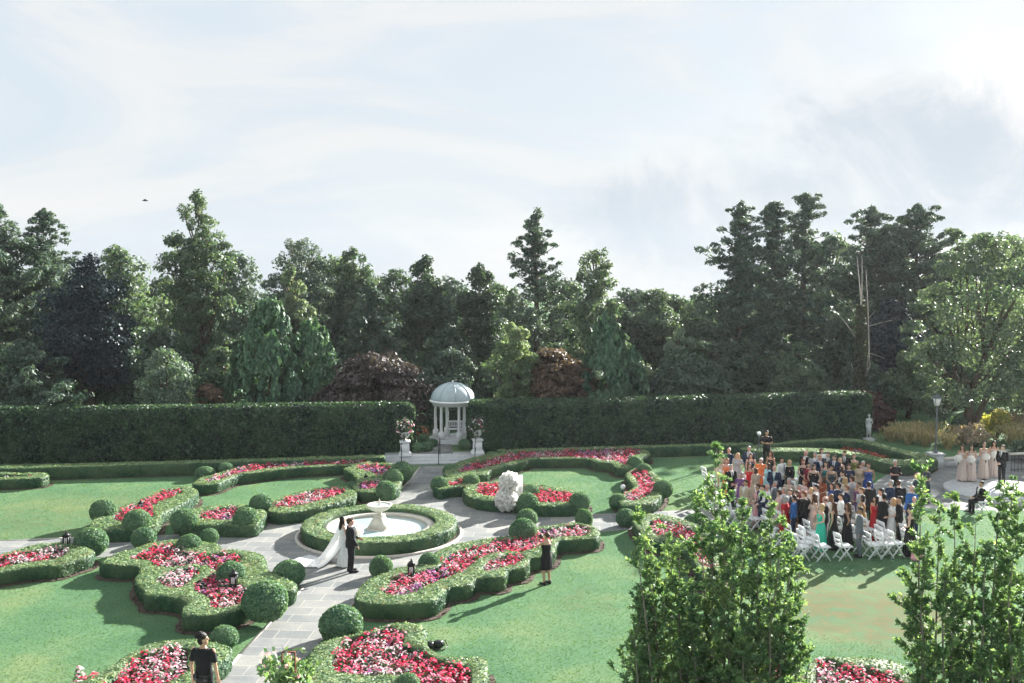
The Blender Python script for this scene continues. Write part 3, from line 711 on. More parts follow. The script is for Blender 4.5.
# ================================================================ STEPS, GAZEBO
def gazebo_area():
    # terrace behind the steps
    s0 = G(383, 465.6, 0)[:2]; s1 = G(486, 464.0, 0)[:2]; T = (s1 - s0) / np.linalg.norm(s1 - s0); Nn = np.array([-T[1], T[0]]); L = np.linalg.norm(s1 - s0)
    mid = (s0 + s1) / 2; rz = math.atan2(T[1], T[0]); base = np.array([mid[0], mid[1], 0])
    root = empty('garden_steps', base, 'wide pale stone steps leading up to the domed gazebo', 'steps')
    for k in range(3):
        mb = MB(); c = mid + Nn * (.2 + .38 * k + 1.0 - .0); h = .10 * (k + 1)
        mb.box((mid[0] + Nn[0] * (.38 * k + .6), mid[1] + Nn[1] * (.38 * k + .6), h / 2 - .005 * k), (L - .02 * k, 1.2 - .01 * k, h), rz)
        link('step', mb.mesh('step', M['whitestone'], base=base), root)
    # terrace slab and lawn shoulders (raised ground)
    zt = .30
    t0 = mid + Nn * 1.9
    def loc(u, v): return mid + T * u + Nn * v
    mb = MB(); mb.box((*loc(0, 3.5), zt / 2), (1.9, 4.1, zt), rz); tag(mb.build('terrace_path', M['paving']), kind='structure')
    mb = MB(); mb.box((*loc(0, 4.7), zt / 2 - .012), (L + .0, 6.5, zt - .024 + .0), rz); tag(mb.build('terrace', M['lawn']), kind='structure')
    # gazebo
    gz = G(453, 440, zt + .0); gc = gz[:2]; b = np.array([gc[0], gc[1], zt])
    root = empty('gazebo', b, 'round white gazebo with grey dome and six columns in the gap of the tall hedge', 'gazebo')
    Rr = 1.0
    mb = MB(); mb.lathe([(1.42, -.3), (1.42, .08), (1.36, .08), (1.36, .16), (.01, .16)], b, 40); link('floor', mb.mesh('floor', M['whitestone'], base=b), root)
    for k in range(6):
        a = k * PI / 3 + R(53); c = (gc[0] + Rr * math.cos(a), gc[1] + Rr * math.sin(a), zt + .16)
        mb = MB(); mb.box((c[0], c[1], c[2] + .2), (.27, .27, .40), a); mb.lathe([(.12, .40), (.12, .44), (.09, .48), (.082, .52), (.085, 1.1), (.068, 1.76), (.075, 1.78), (.10, 1.83), (.11, 1.86)], c, 16)
        o = link('column', mb.mesh('column', M['white'], base=b), root)
    zc = zt + .16 + 1.86
    mb = MB(); mb.lathe([(.9, .0), (1.14, 0), (1.14, .10), (1.18, .11), (1.18, .17), (1.30, .20), (1.33, .25), (1.24, .28), (1.22, .30), (.9, .3)], (gc[0], gc[1], zc), 48); link('cornice', mb.mesh('cornice', M['white'], base=b), root)
    pr = [(1.22 * math.cos(t), .29 + .95 * math.sin(t)) for t in np.linspace(0, PI / 2 * .985, 14)]
    mb = MB(); mb.lathe(pr, (gc[0], gc[1], zc), 48); dm = link('dome', mb.mesh('dome', M['dome'], smooth=True, base=b), root)
    for k in range(8):
        a = k * PI / 4 + .2; mb = MB(); mb.tube([(gc[0] + 1.235 * math.cos(t) * math.cos(a), gc[1] + 1.235 * math.cos(t) * math.sin(a), zc + .29 + .965 * math.sin(t)) for t in np.linspace(0, PI / 2 * .97, 12)], .022, 6)
        link('dome_rib', mb.mesh('dome_rib', M['dome'], base=b), dm)
    mb = MB(); mb.lathe([(.10, 1.22), (.07, 1.26), (.04, 1.28), (.06, 1.31), (.06, 1.34), (.02, 1.38), (.0, 1.40)], (gc[0], gc[1], zc), 16); link('finial', mb.mesh('finial', M['white'], base=b), root)
    # bench inside
    bb = np.array([gc[0] + .15, gc[1] + .35, zt + .16]); r = empty('garden_bench', bb, 'small white bench under the gazebo dome', 'bench')
    mb = MB(); mb.box(bb + [0, 0, .42], (1.0, .4, .06)); link('seat', mb.mesh('seat', M['white'], base=bb), r)
    mb = MB(); mb.box(bb + [0, .2, .82], (1.0, .05, .10)); mb.box(bb + [0, .2, .54], (1.0, .05, .05))
    for x in np.linspace(-.46, .46, 11): mb.box(bb + [x, .2, .66], (.05, .03, .25))
    link('backrest', mb.mesh('backrest', M['white'], base=bb), r)
    for sx in (-.45, .45):
        for sy in (-.16, .18):
            mb = MB(); mb.box(bb + [sx, sy, .195], (.07, .07, .39)); link('leg', mb.mesh('leg', M['white'], base=bb), r)
        mb = MB(); mb.box(bb + [sx, 0, .66], (.06, .42, .05)); mb.box(bb + [sx, -.18, .54], (.05, .05, .19)); link('armrest', mb.mesh('armrest', M['white'], base=bb), r)
    # urns
    for (px, py, lb) in ((405, 455.5, 'white pedestal urn of flowers on the left of the steps'), (477.5, 453.5, 'white pedestal urn of flowers on the right of the steps')):
        g = G(px, py, zt); u = np.array([g[0], g[1], zt]); r = empty('flower_urn', u, lb, 'urn', 'urns flanking the steps')
        mb = MB(); mb.box(u + [0, 0, .05], (.66, .66, .10), .15); mb.box(u + [0, 0, .14], (.56, .56, .08), .15); mb.box(u + [0, 0, .44], (.46, .46, .52), .15, .94); mb.box(u + [0, 0, .74], (.56, .56, .07), .15); link('pedestal', mb.mesh('pedestal', M['white'], base=u), r)
        mb = MB(); mb.lathe([(.13, .78), (.14, .81), (.06, .86), (.06, .90), (.16, .96), (.27, 1.08), (.31, 1.20), (.35, 1.22), (.35, 1.26), (.26, 1.26), (.24, 1.2)], u, 20); link('urn', mb.mesh('urn', M['white'], smooth=False, base=u), r)
        lv = MB(); n = 700; d = unit(rng.normal(size=(n, 3))); p = u + np.array([0, 0, 1.45]) + d * (rng.uniform(.1, .45, (n, 1)) * (1 + .45 * vnoise(d, 2.5, 3)[:, None])) * [1, 1, 1.05]; lv.add(*cards(p, d + rng.normal(0, .5, d.shape), .1, 1.8))
        for q in range(14):   # trailing stems
            a = rng.uniform(0, 2 * PI); t = np.linspace(0, 1, 14); p = u + np.stack([np.cos(a) * (.3 + .12 * t), np.sin(a) * (.3 + .12 * t), 1.3 - .45 * t], 1); lv.add(*cards(p, rng.normal(size=p.shape), .07, 1.6))
        link('foliage', lv.mesh('foliage', M['fl_leaf'], base=u), r)
        for nm, mk, nn in (('pink_blossoms', 'fl_pink', 60), ('white_blossoms', 'fl_cream', 70)):
            b2 = MB(); d = unit(rng.normal(size=(nn, 3)) + [0, 0, .3 if mk == 'fl_cream' else -.1]); p = u + np.array([0, 0, 1.45]) + d * (rng.uniform(.3, .48, (nn, 1)) * (1 + .45 * vnoise(d, 2.5, 3)[:, None])) * [1, 1, 1.05]; b2.add(*cards(p, d, rng.uniform(.08, .13, nn), 1, 'pent')); link(nm, b2.mesh(nm, M[mk], base=u), r)
    # hand rails
    for (x0, y0, x1, y1, lb) in ((403, 453, 401.5, 463, 'thin dark handrail at the left side of the steps'), (440, 455, 438.6, 464, 'thin dark handrail in the middle of the steps'), (476.5, 452, 475, 462, 'thin dark handrail at the right side of the steps')):
        p0 = G(x0, y0, zt); p1 = G(x1, y1, .05); mb = MB(); bs = np.array([p1[0], p1[1], 0])
        mb.tube([p1 * [1, 1, 0] , p1 * [1, 1, 0] + [0, 0, .88], p1 * [1, 1, 0] + [0, .05, .92], p0 + [0, -.05, .90], p0 + [0, 0, .86], p0], .022, 6)
        mb.tube([p1 * [1, 1, 0] + [0, 0, .5], p0 + [0, 0, .5]], .015, 6)
        tag(mb.build('handrail', M['dark_metal'], base=bs, loc=bs), lb, 'handrail', 'handrails of the stone steps')
    for k, (px, py, rp, sq, lb) in enumerate([(427, 446.5, 6, .95, 'front round shrub left of the gazebo walk'), (418, 447.5, 6, .95, 'round shrub beside the left urn'), (433, 443, 5, .9, 'small round shrub touching the gazebo plinth on the left'), (423, 439, 6, .9, 'rear round shrub left of the gazebo'), (464.5, 444.5, 6, 1, 'round shrub right of the gazebo beside the right urn')]):
        place_ball(px, py, rp, sq, lb, None, zt - .03, 'round shrubs around the gazebo', 'round_shrub')
    c = G(419, 443, zt); r = empty('rose_bush', c, 'flowering rose bush left of the gazebo', 'bush'); n = 600
    lv = MB(); d = unit(rng.normal(size=(n, 3))); d[:, 2] = abs(d[:, 2]); lv.add(*cards(c + [0, .5, .35] + d * rng.uniform(.2, .5, (n, 1)), d + rng.normal(0, .5, d.shape), .1)); link('foliage', lv.mesh('foliage', M['fl_leaf'], base=c), r)
    b2 = MB(); d = unit(rng.normal(size=(40, 3))); d[:, 2] = abs(d[:, 2]); b2.add(*cards(c + [0, .5, .35] + d * .53, d, .12, 1, 'pent')); link('blossoms', b2.mesh('blossoms', M['fl_orange'], base=c), r)
gazebo_area()

# ================================================================ FOUNTAIN
def fountain():
    b = np.array([FC[0], FC[1], 0]); root = empty('fountain', b, 'tiered pale stone fountain in a round pool inside the hedge ring', 'fountain')
    mb = MB(); mb.lathe([(2.02, 0), (2.02, .30), (2.05, .31), (2.05, .36), (1.78, .36), (1.78, .30), (1.80, .29), (1.80, .05)], b, 80, caps=False); link('pool_rim', mb.mesh('pool_rim', M['stone'], base=b), root)
    mb = MB(); a = np.arange(64) * 2 * PI / 64; mb.lathe([(1.81, .245), (.005, .245)], b, 64, caps=False); link('water', mb.mesh('water', M['water'], base=b), root)
    mb = MB(); mb.box(b + [0, 0, .26], (1.12, 1.12, .20), PI / 4 + .3, .98); mb.box(b + [0, 0, .66], (.95, .95, .60), PI / 4 + .3, .42); mb.box(b + [0, 0, .99], (.44, .44, .07), PI / 4 + .3); mb.lathe([(.15, 1.02), (.12, 1.08), (.13, 1.14), (.2, 1.2)], b, 20)
    link('pedestal', mb.mesh('pedestal', M['stone'], base=b), root)
    mb = MB(); mb.lathe([(.10, 1.19), (.30, 1.22), (.48, 1.30), (.57, 1.40), (.60, 1.46), (.66, 1.48), (.66, 1.54), (.56, 1.54), (.52, 1.47), (.30, 1.38), (.01, 1.35)], b, 48); bw = link('bowl', mb.mesh('bowl', M['stone'], smooth=False, base=b), root)
    mb = MB(); mb.lathe([(.56, 1.50), (.005, 1.50)], b, 32, caps=False); link('bowl_water', mb.mesh('bowl_water', M['water'], base=b), bw)
    mb = MB(); mb.lathe([(.05, 1.42), (.06, 1.5), (.045, 1.58), (.06, 1.64), (.05, 1.72), (.015, 1.80), (.002, 1.86)], b, 12); link('nozzle', mb.mesh('nozzle', M['stone'], base=b), root)
    for o in root.children:
        if o.name.split('.')[0] in ('pedestal', 'bowl', 'nozzle'): o.scale = (.72, .72, .75)
fountain()

# ================================================================ WHITE FLORAL STAND
def floral():
    g = G(507, 512.5, 0); b = np.array(g); root = empty('floral_stand', b, 'white acrylic sign panel with two big balls of white roses on the path', 'floral stand')
    mb = MB(); mb.box(b + [.32, .40, .76], (.66, .03, 1.40), .12); link('panel', mb.mesh('panel', M['white'], base=b), root)
    for sx in (.06, .58):
        mb = MB(); mb.box(b + [sx, .40, .04], (.05, .3, .08), .12); link('foot', mb.mesh('foot', M['white'], base=b), root)
    for c, r, nm in ((b + [-.02, .05, .50], .46, 'lower_bouquet'), (b + [.10, .18, 1.22], .40, 'upper_bouquet')):
        mb = MB(); core = MB(); 
        n = 1100; d = unit(rng.normal(size=(n, 3))); d = d[(c[2] + d[:, 2] * r) > .05]; n = len(d); p = c + d * r * (rng.uniform(.74, 1.04, (n, 1)) * (1 + .13 * vnoise(d, 4.4, 2)[:, None]))
        mb.ell(c, (r * .66, r * .66, r * .66), 20, 12)
        for k in range(3): mb.add(*cards(p + rng.normal(0, .02, p.shape), d + rng.normal(0, .9, d.shape), rng.uniform(.05, .12, n), 1, 'pent'))
        link(nm, mb.mesh(nm, M['fl_cream'], base=b), root)
floral()

# ================================================================ LANTERNS
def lantern(px, py, s, label, z0=0):
    g = G(px, py, z0); b = np.array(g); root = empty('path_lantern', b, label, 'lantern', 'black lanterns standing in the beds', s=s)
    z = np.zeros(3)
    mb = MB(); mb.box(z + [0, 0, .15], (.20, .20, .30), 0, .7); mb.lathe([(.05, .3), (.05, .36), (.12, .40)], z, 10); link('post', mb.mesh('post', M['dark_metal']), root)
    mb = MB(); mb.box(z + [0, 0, .41], (.20, .20, .03)); mb.box(z + [0, 0, .71], (.21, .21, .03))
    for sx in (-1, 1):
        for sy in (-1, 1): mb.box(z + [sx * .075, sy * .075, .56], (.04, .04, .28))
    mb.box(z + [0, 0, .44], (.15, .15, .04)); mb.box(z + [0, 0, .68], (.15, .15, .04)); mb.box(z + [0, -.066, .56], (.012, .012, .2))
    link('frame', mb.mesh('frame', M['dark_metal']), root)
    mb = MB(); mb.box(z + [0, 0, .56], (.13, .13, .20)); link('glass', mb.mesh('glass', M['lampglass']), root)
    mb = MB(); mb.box(z + [0, 0, .77], (.24, .24, .09), 0, .35); mb.lathe([(.04, .815), (.02, .85), (.03, .88), (0.002, .91)], z, 8); link('cap', mb.mesh('cap', M['dark_metal']), root)
lantern(67, 556, 1.0, 'black lantern beside the large ball near the left edge')
lantern(234, 599, 1.05, 'black lantern in the front pocket of the big lobed hedge')
lantern(411.5, 588, 1.05, 'black lantern among red flowers right of the bride')
lantern(366, 488, .75, 'small black lantern in the stepped hedge beside the gazebo path')
lantern(141, 516, .75, 'small black lantern in the club-shaped hedge bed')
lantern(507.5, 460, .8, 'small dark lantern at the back of the far right flower band')
# spotlights
def spot(px, py, label, white=False):
    g = np.array(G(px, py, 0)); root = empty('garden_spotlight', g, label, 'spotlight', 'small garden spotlights'); z = np.zeros(3)
    mb = MB(); mb.tube([(0, 0, 0), (0, 0, .22)], .02, 8); link('stake', mb.mesh('stake', M['dark_metal']), root)
    mb = MB(); mb.tube([(0, .1, .2), (0, .0, .28), (0, -.13, .36)], [.06, .09, .11], 12); link('lamp_head', mb.mesh('lamp_head', M['white'] if white else M['dark_metal']), root)
spot(622.5, 494, 'small white spotlight on the lawn inside the bent hedge', True)
spot(636, 513, 'small pale spotlight behind the ball above the leafy tree', True)

# black bag on the lawn
def bag():
    g = np.array(G(436, 648, 0)); root = empty('camera_bag', g, 'black shiny bag lying on the grass at the bottom centre', 'bag', rz=.3)
    mb = MB(); mb.ell((.06, 0, .10), (.18, .14, .11), 16, 9); mb.ell((-.16, -.02, .10), (.13, .13, .11), 12, 8); link('bag_body', mb.mesh('bag_body', M['leather'], smooth=True), root)
    mb = MB(); mb.ell((.06, -.03, .16), (.13, .11, .06), 14, 7); link('flap', mb.mesh('flap', M['leather'], smooth=True), root)
    mb = MB(); mb.tube([(-.2, -.1, .16), (-.1, -.2, .05), (.12, -.25, .02), (.3, -.1, .05), (.24, 0, .2)], .015, 6); link('strap', mb.mesh('strap', M['leather']), root)
bag()

# ================================================================ RIGHT SIDE: PLATFORM, WALL, LAMP, STATUE
def right_side():
    c = G(1000, 489, .22)[:2]; ed = G(949, 489, .22)[:2]; rr = np.linalg.norm(ed - c); PLC = c
    b = np.array([c[0], c[1], 0])
    root = empty('round_platform', b, 'raised round stone platform under the bridal party', 'platform')
    mb = MB(); mb.lathe([(rr, 0), (rr, .15)], b, 72, caps=False); link('riser', mb.mesh('riser', M['whitestone'], base=b), root)
    mb = MB(); mb.lathe([(rr + .05, .15), (rr + .05, .21), (.01, .21)], b, 72, caps=False); link('coping', mb.mesh('coping', M['whitestone'], base=b), root)
    # low curving wall with end pier behind
    pts = [G(942, 467, 0), G(955, 466, 0), G(972, 463.5, 0), G(1000, 459, 0), G(1040, 456, 0)]; w0 = np.array(pts[0]); r = empty('low_stone_wall', w0, 'low curving stone wall with a square pier behind the bridesmaids', 'wall')
    P = np.array(pts); mb = MB(); T = np.gradient(P[:, :2], axis=0); T /= np.linalg.norm(T, axis=1)[:, None]; Nn = np.stack([-T[:, 1], T[:, 0]], 1)
    def wall(h0, h1, w, mat, nm):
        mb = MB(); rings = []
        for p, n_ in zip(P[:, :2], Nn): rings.append(np.array([[*(p - n_ * w / 2), h0], [*(p + n_ * w / 2), h0], [*(p + n_ * w / 2), h1], [*(p - n_ * w / 2), h1]]))
        mb.rings(rings); link(nm, mb.mesh(nm, mat, base=w0), r)
    wall(0, .38, .3, M['whitestone'], 'wall_body'); wall(.38, .45, .4, M['stone'], 'coping')
    mb = MB(); mb.box(w0 + [-.35, 0, .32], (.6, .6, .64), .2); mb.box(w0 + [-.35, 0, .68], (.7, .7, .08), .2); link('pier', mb.mesh('pier', M['whitestone'], base=w0), r)
    # lamp post
    g = np.array(G(940.5, 467, 0)) + [-.25, 0, 0]; g = w0 + [-.35, 0, .72]
    top = 3.68; r = empty('street_lamp', g, 'tall grey lamp post with a glass lantern behind the crowd', 'lamp'); z = np.zeros(3); hp = top - g[2] - .55
    mb = MB(); mb.lathe([(.11, 0), (.11, .08), (.06, .14), (.045, .3), (.035, hp)], z, 12); link('pole', mb.mesh('pole', M['grey_metal']), r)
    mb = MB(); mb.box((0, 0, hp + .02), (.18, .18, .04)); mb.box((0, 0, hp + .20), (.20, .20, .32), 0, 1.55); gl = link('lamp_glass', mb.mesh('lamp_glass', M['lampglass']), r)
    mb = MB()
    for sx in (-1, 1):
        for sy in (-1, 1): mb.tube([(sx * .10, sy * .10, hp + .04), (sx * .16, sy * .16, hp + .37)], .014, 5)
    link('lamp_frame', mb.mesh('lamp_frame', M['grey_metal']), r)
    mb = MB(); mb.box((0, 0, hp + .39), (.44, .44, .04)); mb.box((0, 0, hp + .46), (.36, .36, .11), 0, .4); mb.lathe([(.04, .51), (.05, .55), (.01, .62)], (0, 0, hp), 8); link('lamp_roof', mb.mesh('lamp_roof', M['grey_metal']), r)
    # iron railing
    p0 = np.array(G(1011, 472, 0)); p1 = np.array(G(1022, 472, 0)); p1 = p0 + [1.5, .3, 0]; r = empty('iron_railing', p0, 'short black iron railing with a stone cap behind the groom', 'railing')
    mb = MB()
    for k in range(9): q = p0 + (p1 - p0) * k / 8; mb.tube([q, q + [0, 0, .85]], .014, 5)
    mb.tube([p0 + [0, 0, .12], p1 + [0, 0, .12]], .02, 5); link('bars', mb.mesh('bars', M['dark_metal'], base=p0), r)
    mb = MB(); m = (p0 + p1) / 2; mb.box(m + [0, 0, .90], (1.7, .22, .08), math.atan2(.3, 1.5)); link('cap', mb.mesh('cap', M['stone'], base=p0), r)
right_side()

def tube_limbs(mb, T0, T1, n=8): pass

# ================================================================ TREES
def tree_parts(root, b, leaves, wood, lm, wm):
    link('crown', leaves.mesh('crown', lm, base=b), root); link('trunk', wood.mesh('trunk', wm, base=b), root)
def trunk(w, b, top, r0, r1, lean=.3, n=9):
    t = np.linspace(0, 1, n); off = np.c_[np.sin(t * 3 + b[0]) * lean * t, np.cos(t * 2.3 + b[1]) * lean * t, 0 * t]
    P = b + np.c_[0 * t, 0 * t, t * (top - b[2])] + off; w.tube(P, r0 + (r1 - r0) * t, 9); return P
def lobe(c, r, n, size, up=.35, aspect=1.5, shell=(.55, 1.05), under=.35):
    d = unit(rng.normal(size=(n, 3))); k = (d[:, 2] > -.35) | (rng.random(n) < under); d = d[k]; n = len(d)
    rr = rng.uniform(*shell, (n, 1)) ** .8; p = np.asarray(c) + d * rr * np.asarray(r)
    p += vnoise(p, 2.6, 6)[:, None] * d * np.mean(r) * .25
    nn = unit(d * .7 + [0, 0, up] + rng.normal(0, .55, d.shape))
    return cards(p, nn, rng.uniform(.65, 1.35, n) * size, aspect)
def deciduous(px, top, hw, dist, label, mat, size=.2, nl=58, per=270, bottom=.14, name='broadleaf_tree', wood='bark', squash=1.0, spread=1.0, group='trees behind the tall hedge', lob=.26):
    t = D(px, top, dist); b = np.array([t[0], t[1], 0.]); Ht = t[2]; rx = hw / FPX * dist; zb = Ht * bottom; cz = (Ht + zb) / 2; rz = (Ht - zb) / 2
    root = empty(name, b, label, 'tree', group); lv = MB(); w = MB(); TP = trunk(w, b, Ht * .82, .12 + Ht * .016, .05)
    nl = int(nl * 1.5); per = int(per * 1.05); lob = lob * .84; size = size * .74
    for k in range(nl):
        d = unit(rng.normal(size=(1, 3)))[0]; 
        if d[1] > .45: d[1] *= -.6
        q = rng.uniform(.35, .92); c = np.array([b[0], b[1], cz]) + d * q * np.array([rx, rx * .9, rz]) * (1 - lob * .6)
        wd = 1.0 - .35 * max(0, (c[2] - cz) / rz)
        c[:2] = b[:2] + (c[:2] - b[:2]) * wd * spread
        lr = lob * rng.uniform(.7, 1.3) * rx; lv.add(*lobe(c, (lr * 1.1, lr * 1.1, lr * .75 * squash), per, size))
        if k % 3 == 0:
            s = TP[min(len(TP) - 2, max(2, int((c[2] - .25 * Ht) / Ht * len(TP))))]; m = (s + c) / 2 + [0, 0, -.1 * rx]; w.tube([s, m, c], [.09, .06, .02], 6)
    for k in range(14):   # wispy leaders on the skyline
        a = rng.uniform(0, 2 * PI); q = rng.uniform(0, .75); c = np.array([b[0] + math.cos(a) * rx * q * .62 * spread, b[1] + math.sin(a) * rx * q * .5, cz + rz * math.sqrt(1 - q * q) * rng.uniform(.84, .97)])
        w.tube([[b[0] + (c[0] - b[0]) * .5, b[1] + (c[1] - b[1]) * .5, c[2] - .22 * rz], c], [.06, .015], 5)
        lr = lob * .55 * rx; lv.add(*lobe(c, (lr, lr, lr * 1.4), 120, size * .9))
    tree_parts(root, b, lv, w, M[mat], M[wood])
def pine(px, top, hw, dist, label, mat, size=.26, pw=3.0, bottom=.12, name='pine_tree', tiers=None, dens=1.0, droop=.0, taper=.75, group='trees behind the tall hedge', jag=.35, flat=.22, up=.35):
    t = D(px, top, dist); b = np.array([t[0], t[1], 0.]); Ht = t[2]; rx = hw / FPX * dist
    root = empty(name, b, label, 'tree', group); lv = MB(); w = MB(); TP = trunk(w, b, Ht * .98, .14 + Ht * .015, .03, .12)
    z0 = Ht * bottom; tiers = tiers or int((Ht - z0) / .42)
    for k in range(26):   # fine growth close round the leader
        f = rng.uniform(.5, 1.0); a = rng.uniform(0, 2 * PI); q = rng.uniform(.05, .45) * rx * (1 - f ** pw) + .05; lr = rng.uniform(.18, .42)
        lv.add(*lobe(np.array([b[0] + math.cos(a) * q, b[1] + math.sin(a) * q, z0 + (Ht - z0) * f + .1]), (lr, lr, lr * 1.3), 90, size * .42, up=.5, aspect=2.6))
    for k in range(tiers):
        f = (k + rng.uniform(-.3, .3)) / tiers; z = z0 + (Ht - z0) * f; f = max(0, min(1, f))
        L = rx * (1 - f ** pw) * 1.02 + rx * .05
        for j in range(4):
            a = rng.uniform(0, 2 * PI); 
            Lj = L * rng.uniform(1 - jag * 1.3, 1 + jag * .45); 
            if math.sin(a) > .5 and rng.random() < .4: continue
            d = np.array([math.cos(a), math.sin(a), 0]); e = np.array([b[0], b[1], z]) + d * Lj + [0, 0, Lj * (up - droop) * rng.uniform(.5, 1.6)]; s = np.array([b[0], b[1], z]); m = (s + e) / 2 + [0, 0, -.05 * Lj]
            w.tube([s, m, e], [.05, .035, .012], 5)
            nt = max(2, int(Lj / .55))
            for q in np.linspace(.3, 1.0, nt):
                c = s + (e - s) * q + rng.normal(0, .12, 3); lr = (.30 + .25 * (1 - q) * Lj * .3) * rng.uniform(.7, 1.4) * (rx / 3.0) ** .3 * (1.08 - .28 * f)
                lv.add(*lobe(c, (lr * 1.3, lr * 1.3, lr * flat * 3.2), int(66 * dens), size * .46, up=.55, aspect=2.6))
    tree_parts(root, b, lv, w, M[mat], M['bark'])
def arborvitae(px, top, hw, dist, label, mat='f_thuja', name='arborvitae', tops=1, size=.17, n=15000, group='trees behind the tall hedge'):
    t = D(px, top, dist); b = np.array([t[0], t[1], 0.]); Ht = t[2]; rx = hw / FPX * dist
    root = empty(name, b, label, 'tree', group); lv = MB(); w = MB(); trunk(w, b, Ht * .45, .14, .06, .05)
    ns = n // 90
    for k in range(ns):
        f = 1 - math.sqrt(rng.random()) * .98; f = max(0, min(.97, f)) if rng.random() < .8 else rng.uniform(.5, .97)
        a = rng.uniform(0, 2 * PI); R_ = rx * (1 - f ** 2.0) ** .8 * rng.uniform(.75, 1.05) + .08; c = np.array([b[0] + R_ * math.cos(a), b[1] + R_ * math.sin(a), Ht * f + rng.uniform(0, .2)])
        m = 90; u = rng.random(m); hh = rng.uniform(.35, .9); p = c + np.c_[rng.normal(0, .13, m) * (1.2 - u), rng.normal(0, .13, m) * (1.2 - u), u * hh] + np.c_[np.full(m, math.cos(a)), np.full(m, math.sin(a)), np.zeros(m)] * (.14 * u)[:, None]
        T = unit(np.c_[rng.normal(0, .3, (m, 2)), np.ones(m)] + [math.cos(a) * .3, math.sin(a) * .3, 0]); Nn = unit(np.array([math.cos(a), math.sin(a), .2]) + rng.normal(0, .5, (m, 3)))
        lv.add(*cards(p, Nn, size * rng.uniform(.6, 1.2, m), 2.4, T=T), )
    tree_parts(root, b, lv, w, M[mat], M['bark'])
def layered(px, top, hw, dist, label, mat, name='japanese_maple', size=.15, nl=60, per=240, droop=.25, flat=.16, group='small trees and shrubs along the back of the tall hedge', bottom=.1):
    t = D(px, top, dist); b = np.array([t[0], t[1], 0.]); Ht = t[2]; rx = hw / FPX * dist
    root = empty(name, b, label, 'tree', group); lv = MB(); w = MB(); TP = trunk(w, b, Ht * .6, .14, .06, .2)
    for k in range(nl):
        a = rng.uniform(0, 2 * PI); q = math.sqrt(rng.random()); z = Ht * (1 - .75 * q ** 2 * rng.uniform(.6, 1.1)) - rng.uniform(0, .25) * Ht * (1 - q); z = max(Ht * bottom, z - .2); c = np.array([b[0] + math.cos(a) * rx * q * .9, b[1] + math.sin(a) * rx * q * .8, z])
        lr = rx * .24 * rng.uniform(.7, 1.3); V, F = lobe(c, (lr * 1.4, lr * 1.4, lr * flat * 2.5), per, size, up=.6, aspect=1.8)
        dd = np.hypot(V[:, 0] - b[0], V[:, 1] - b[1]) / rx; V[:, 2] -= droop * dd ** 2; V[:, 2] = np.maximum(V[:, 2], .1); lv.add(V, F)
        if k % 3 == 0: w.tube([TP[5], (TP[5] + c) / 2 + [0, 0, .1], c], [.07, .04, .015], 5)
    tree_parts(root, b, lv, w, M[mat], M['bark'])

M['f_pine'] = leafmat('pine_needles', (.024, .058, .040), (.060, .11, .072), (.16, .20, .11), .18, .6, .35)
M['f_pine_grey'] = leafmat('blue_pine_needles', (.035, .075, .058), (.085, .14, .10), (.19, .22, .13), .2, .6, .35)
M['f_dark'] = leafmat('dark_leaf', (.018, .045, .026), (.045, .085, .042), (.10, .14, .06), .25, .5, .4)
M['f_mid'] = leafmat('mid_leaf', (.035, .075, .04), (.09, .15, .075), (.20, .24, .11), .3, .5, .4)
M['f_light'] = leafmat('light_leaf', (.07, .13, .055), (.14, .21, .085), (.30, .33, .15), .35, .5, .5)
M['f_grey'] = leafmat('grey_green_leaf', (.07, .12, .085), (.14, .20, .14), (.28, .32, .22), .3, .5, .5)
M['f_blue'] = leafmat('blackish_beech_leaf', (.008, .022, .032), (.014, .036, .050), (.035, .055, .065), .12, .5, .4)
M['f_purple'] = leafmat('purple_leaf', (.024, .018, .020), (.055, .040, .042), (.12, .09, .08), .15, .5, .6)
M['f_copper'] = leafmat('copper_leaf', (.045, .036, .03), (.09, .062, .045), (.20, .12, .075), .22, .5, .7)
M['f_red'] = leafmat('dark_red_leaf', (.04, .014, .018), (.075, .025, .028), (.12, .045, .04), .15)
M['f_orange'] = leafmat('orange_leaf', (.30, .08, .03), (.45, .16, .06), (.5, .25, .1), .3)
M['f_thuja'] = leafmat('arborvitae_spray', (.035, .09, .045), (.078, .165, .075), (.17, .27, .11), .15, .6, .6)
M['f_lean'] = leafmat('spreading_tree_leaf', (.05, .09, .055), (.10, .155, .085), (.22, .25, .13), .32, .5, .5)
M['f_hazel'] = leafmat('sunlit_pale_leaf', (.07, .12, .06), (.15, .20, .10), (.30, .31, .18), .4, .5, .6)  # pale foliage of the slender tree, its own leaf colour
M['f_front'] = leafmat('foreground_leaf', (.042, .105, .045), (.11, .20, .078), (.31, .39, .15), .38, .55, 1.6, (.28, .36, .12))
M['f_tip'] = leafmat('young_leaf_tip', (.14, .27, .08), (.24, .36, .12), (.42, .44, .16), .4, .4)

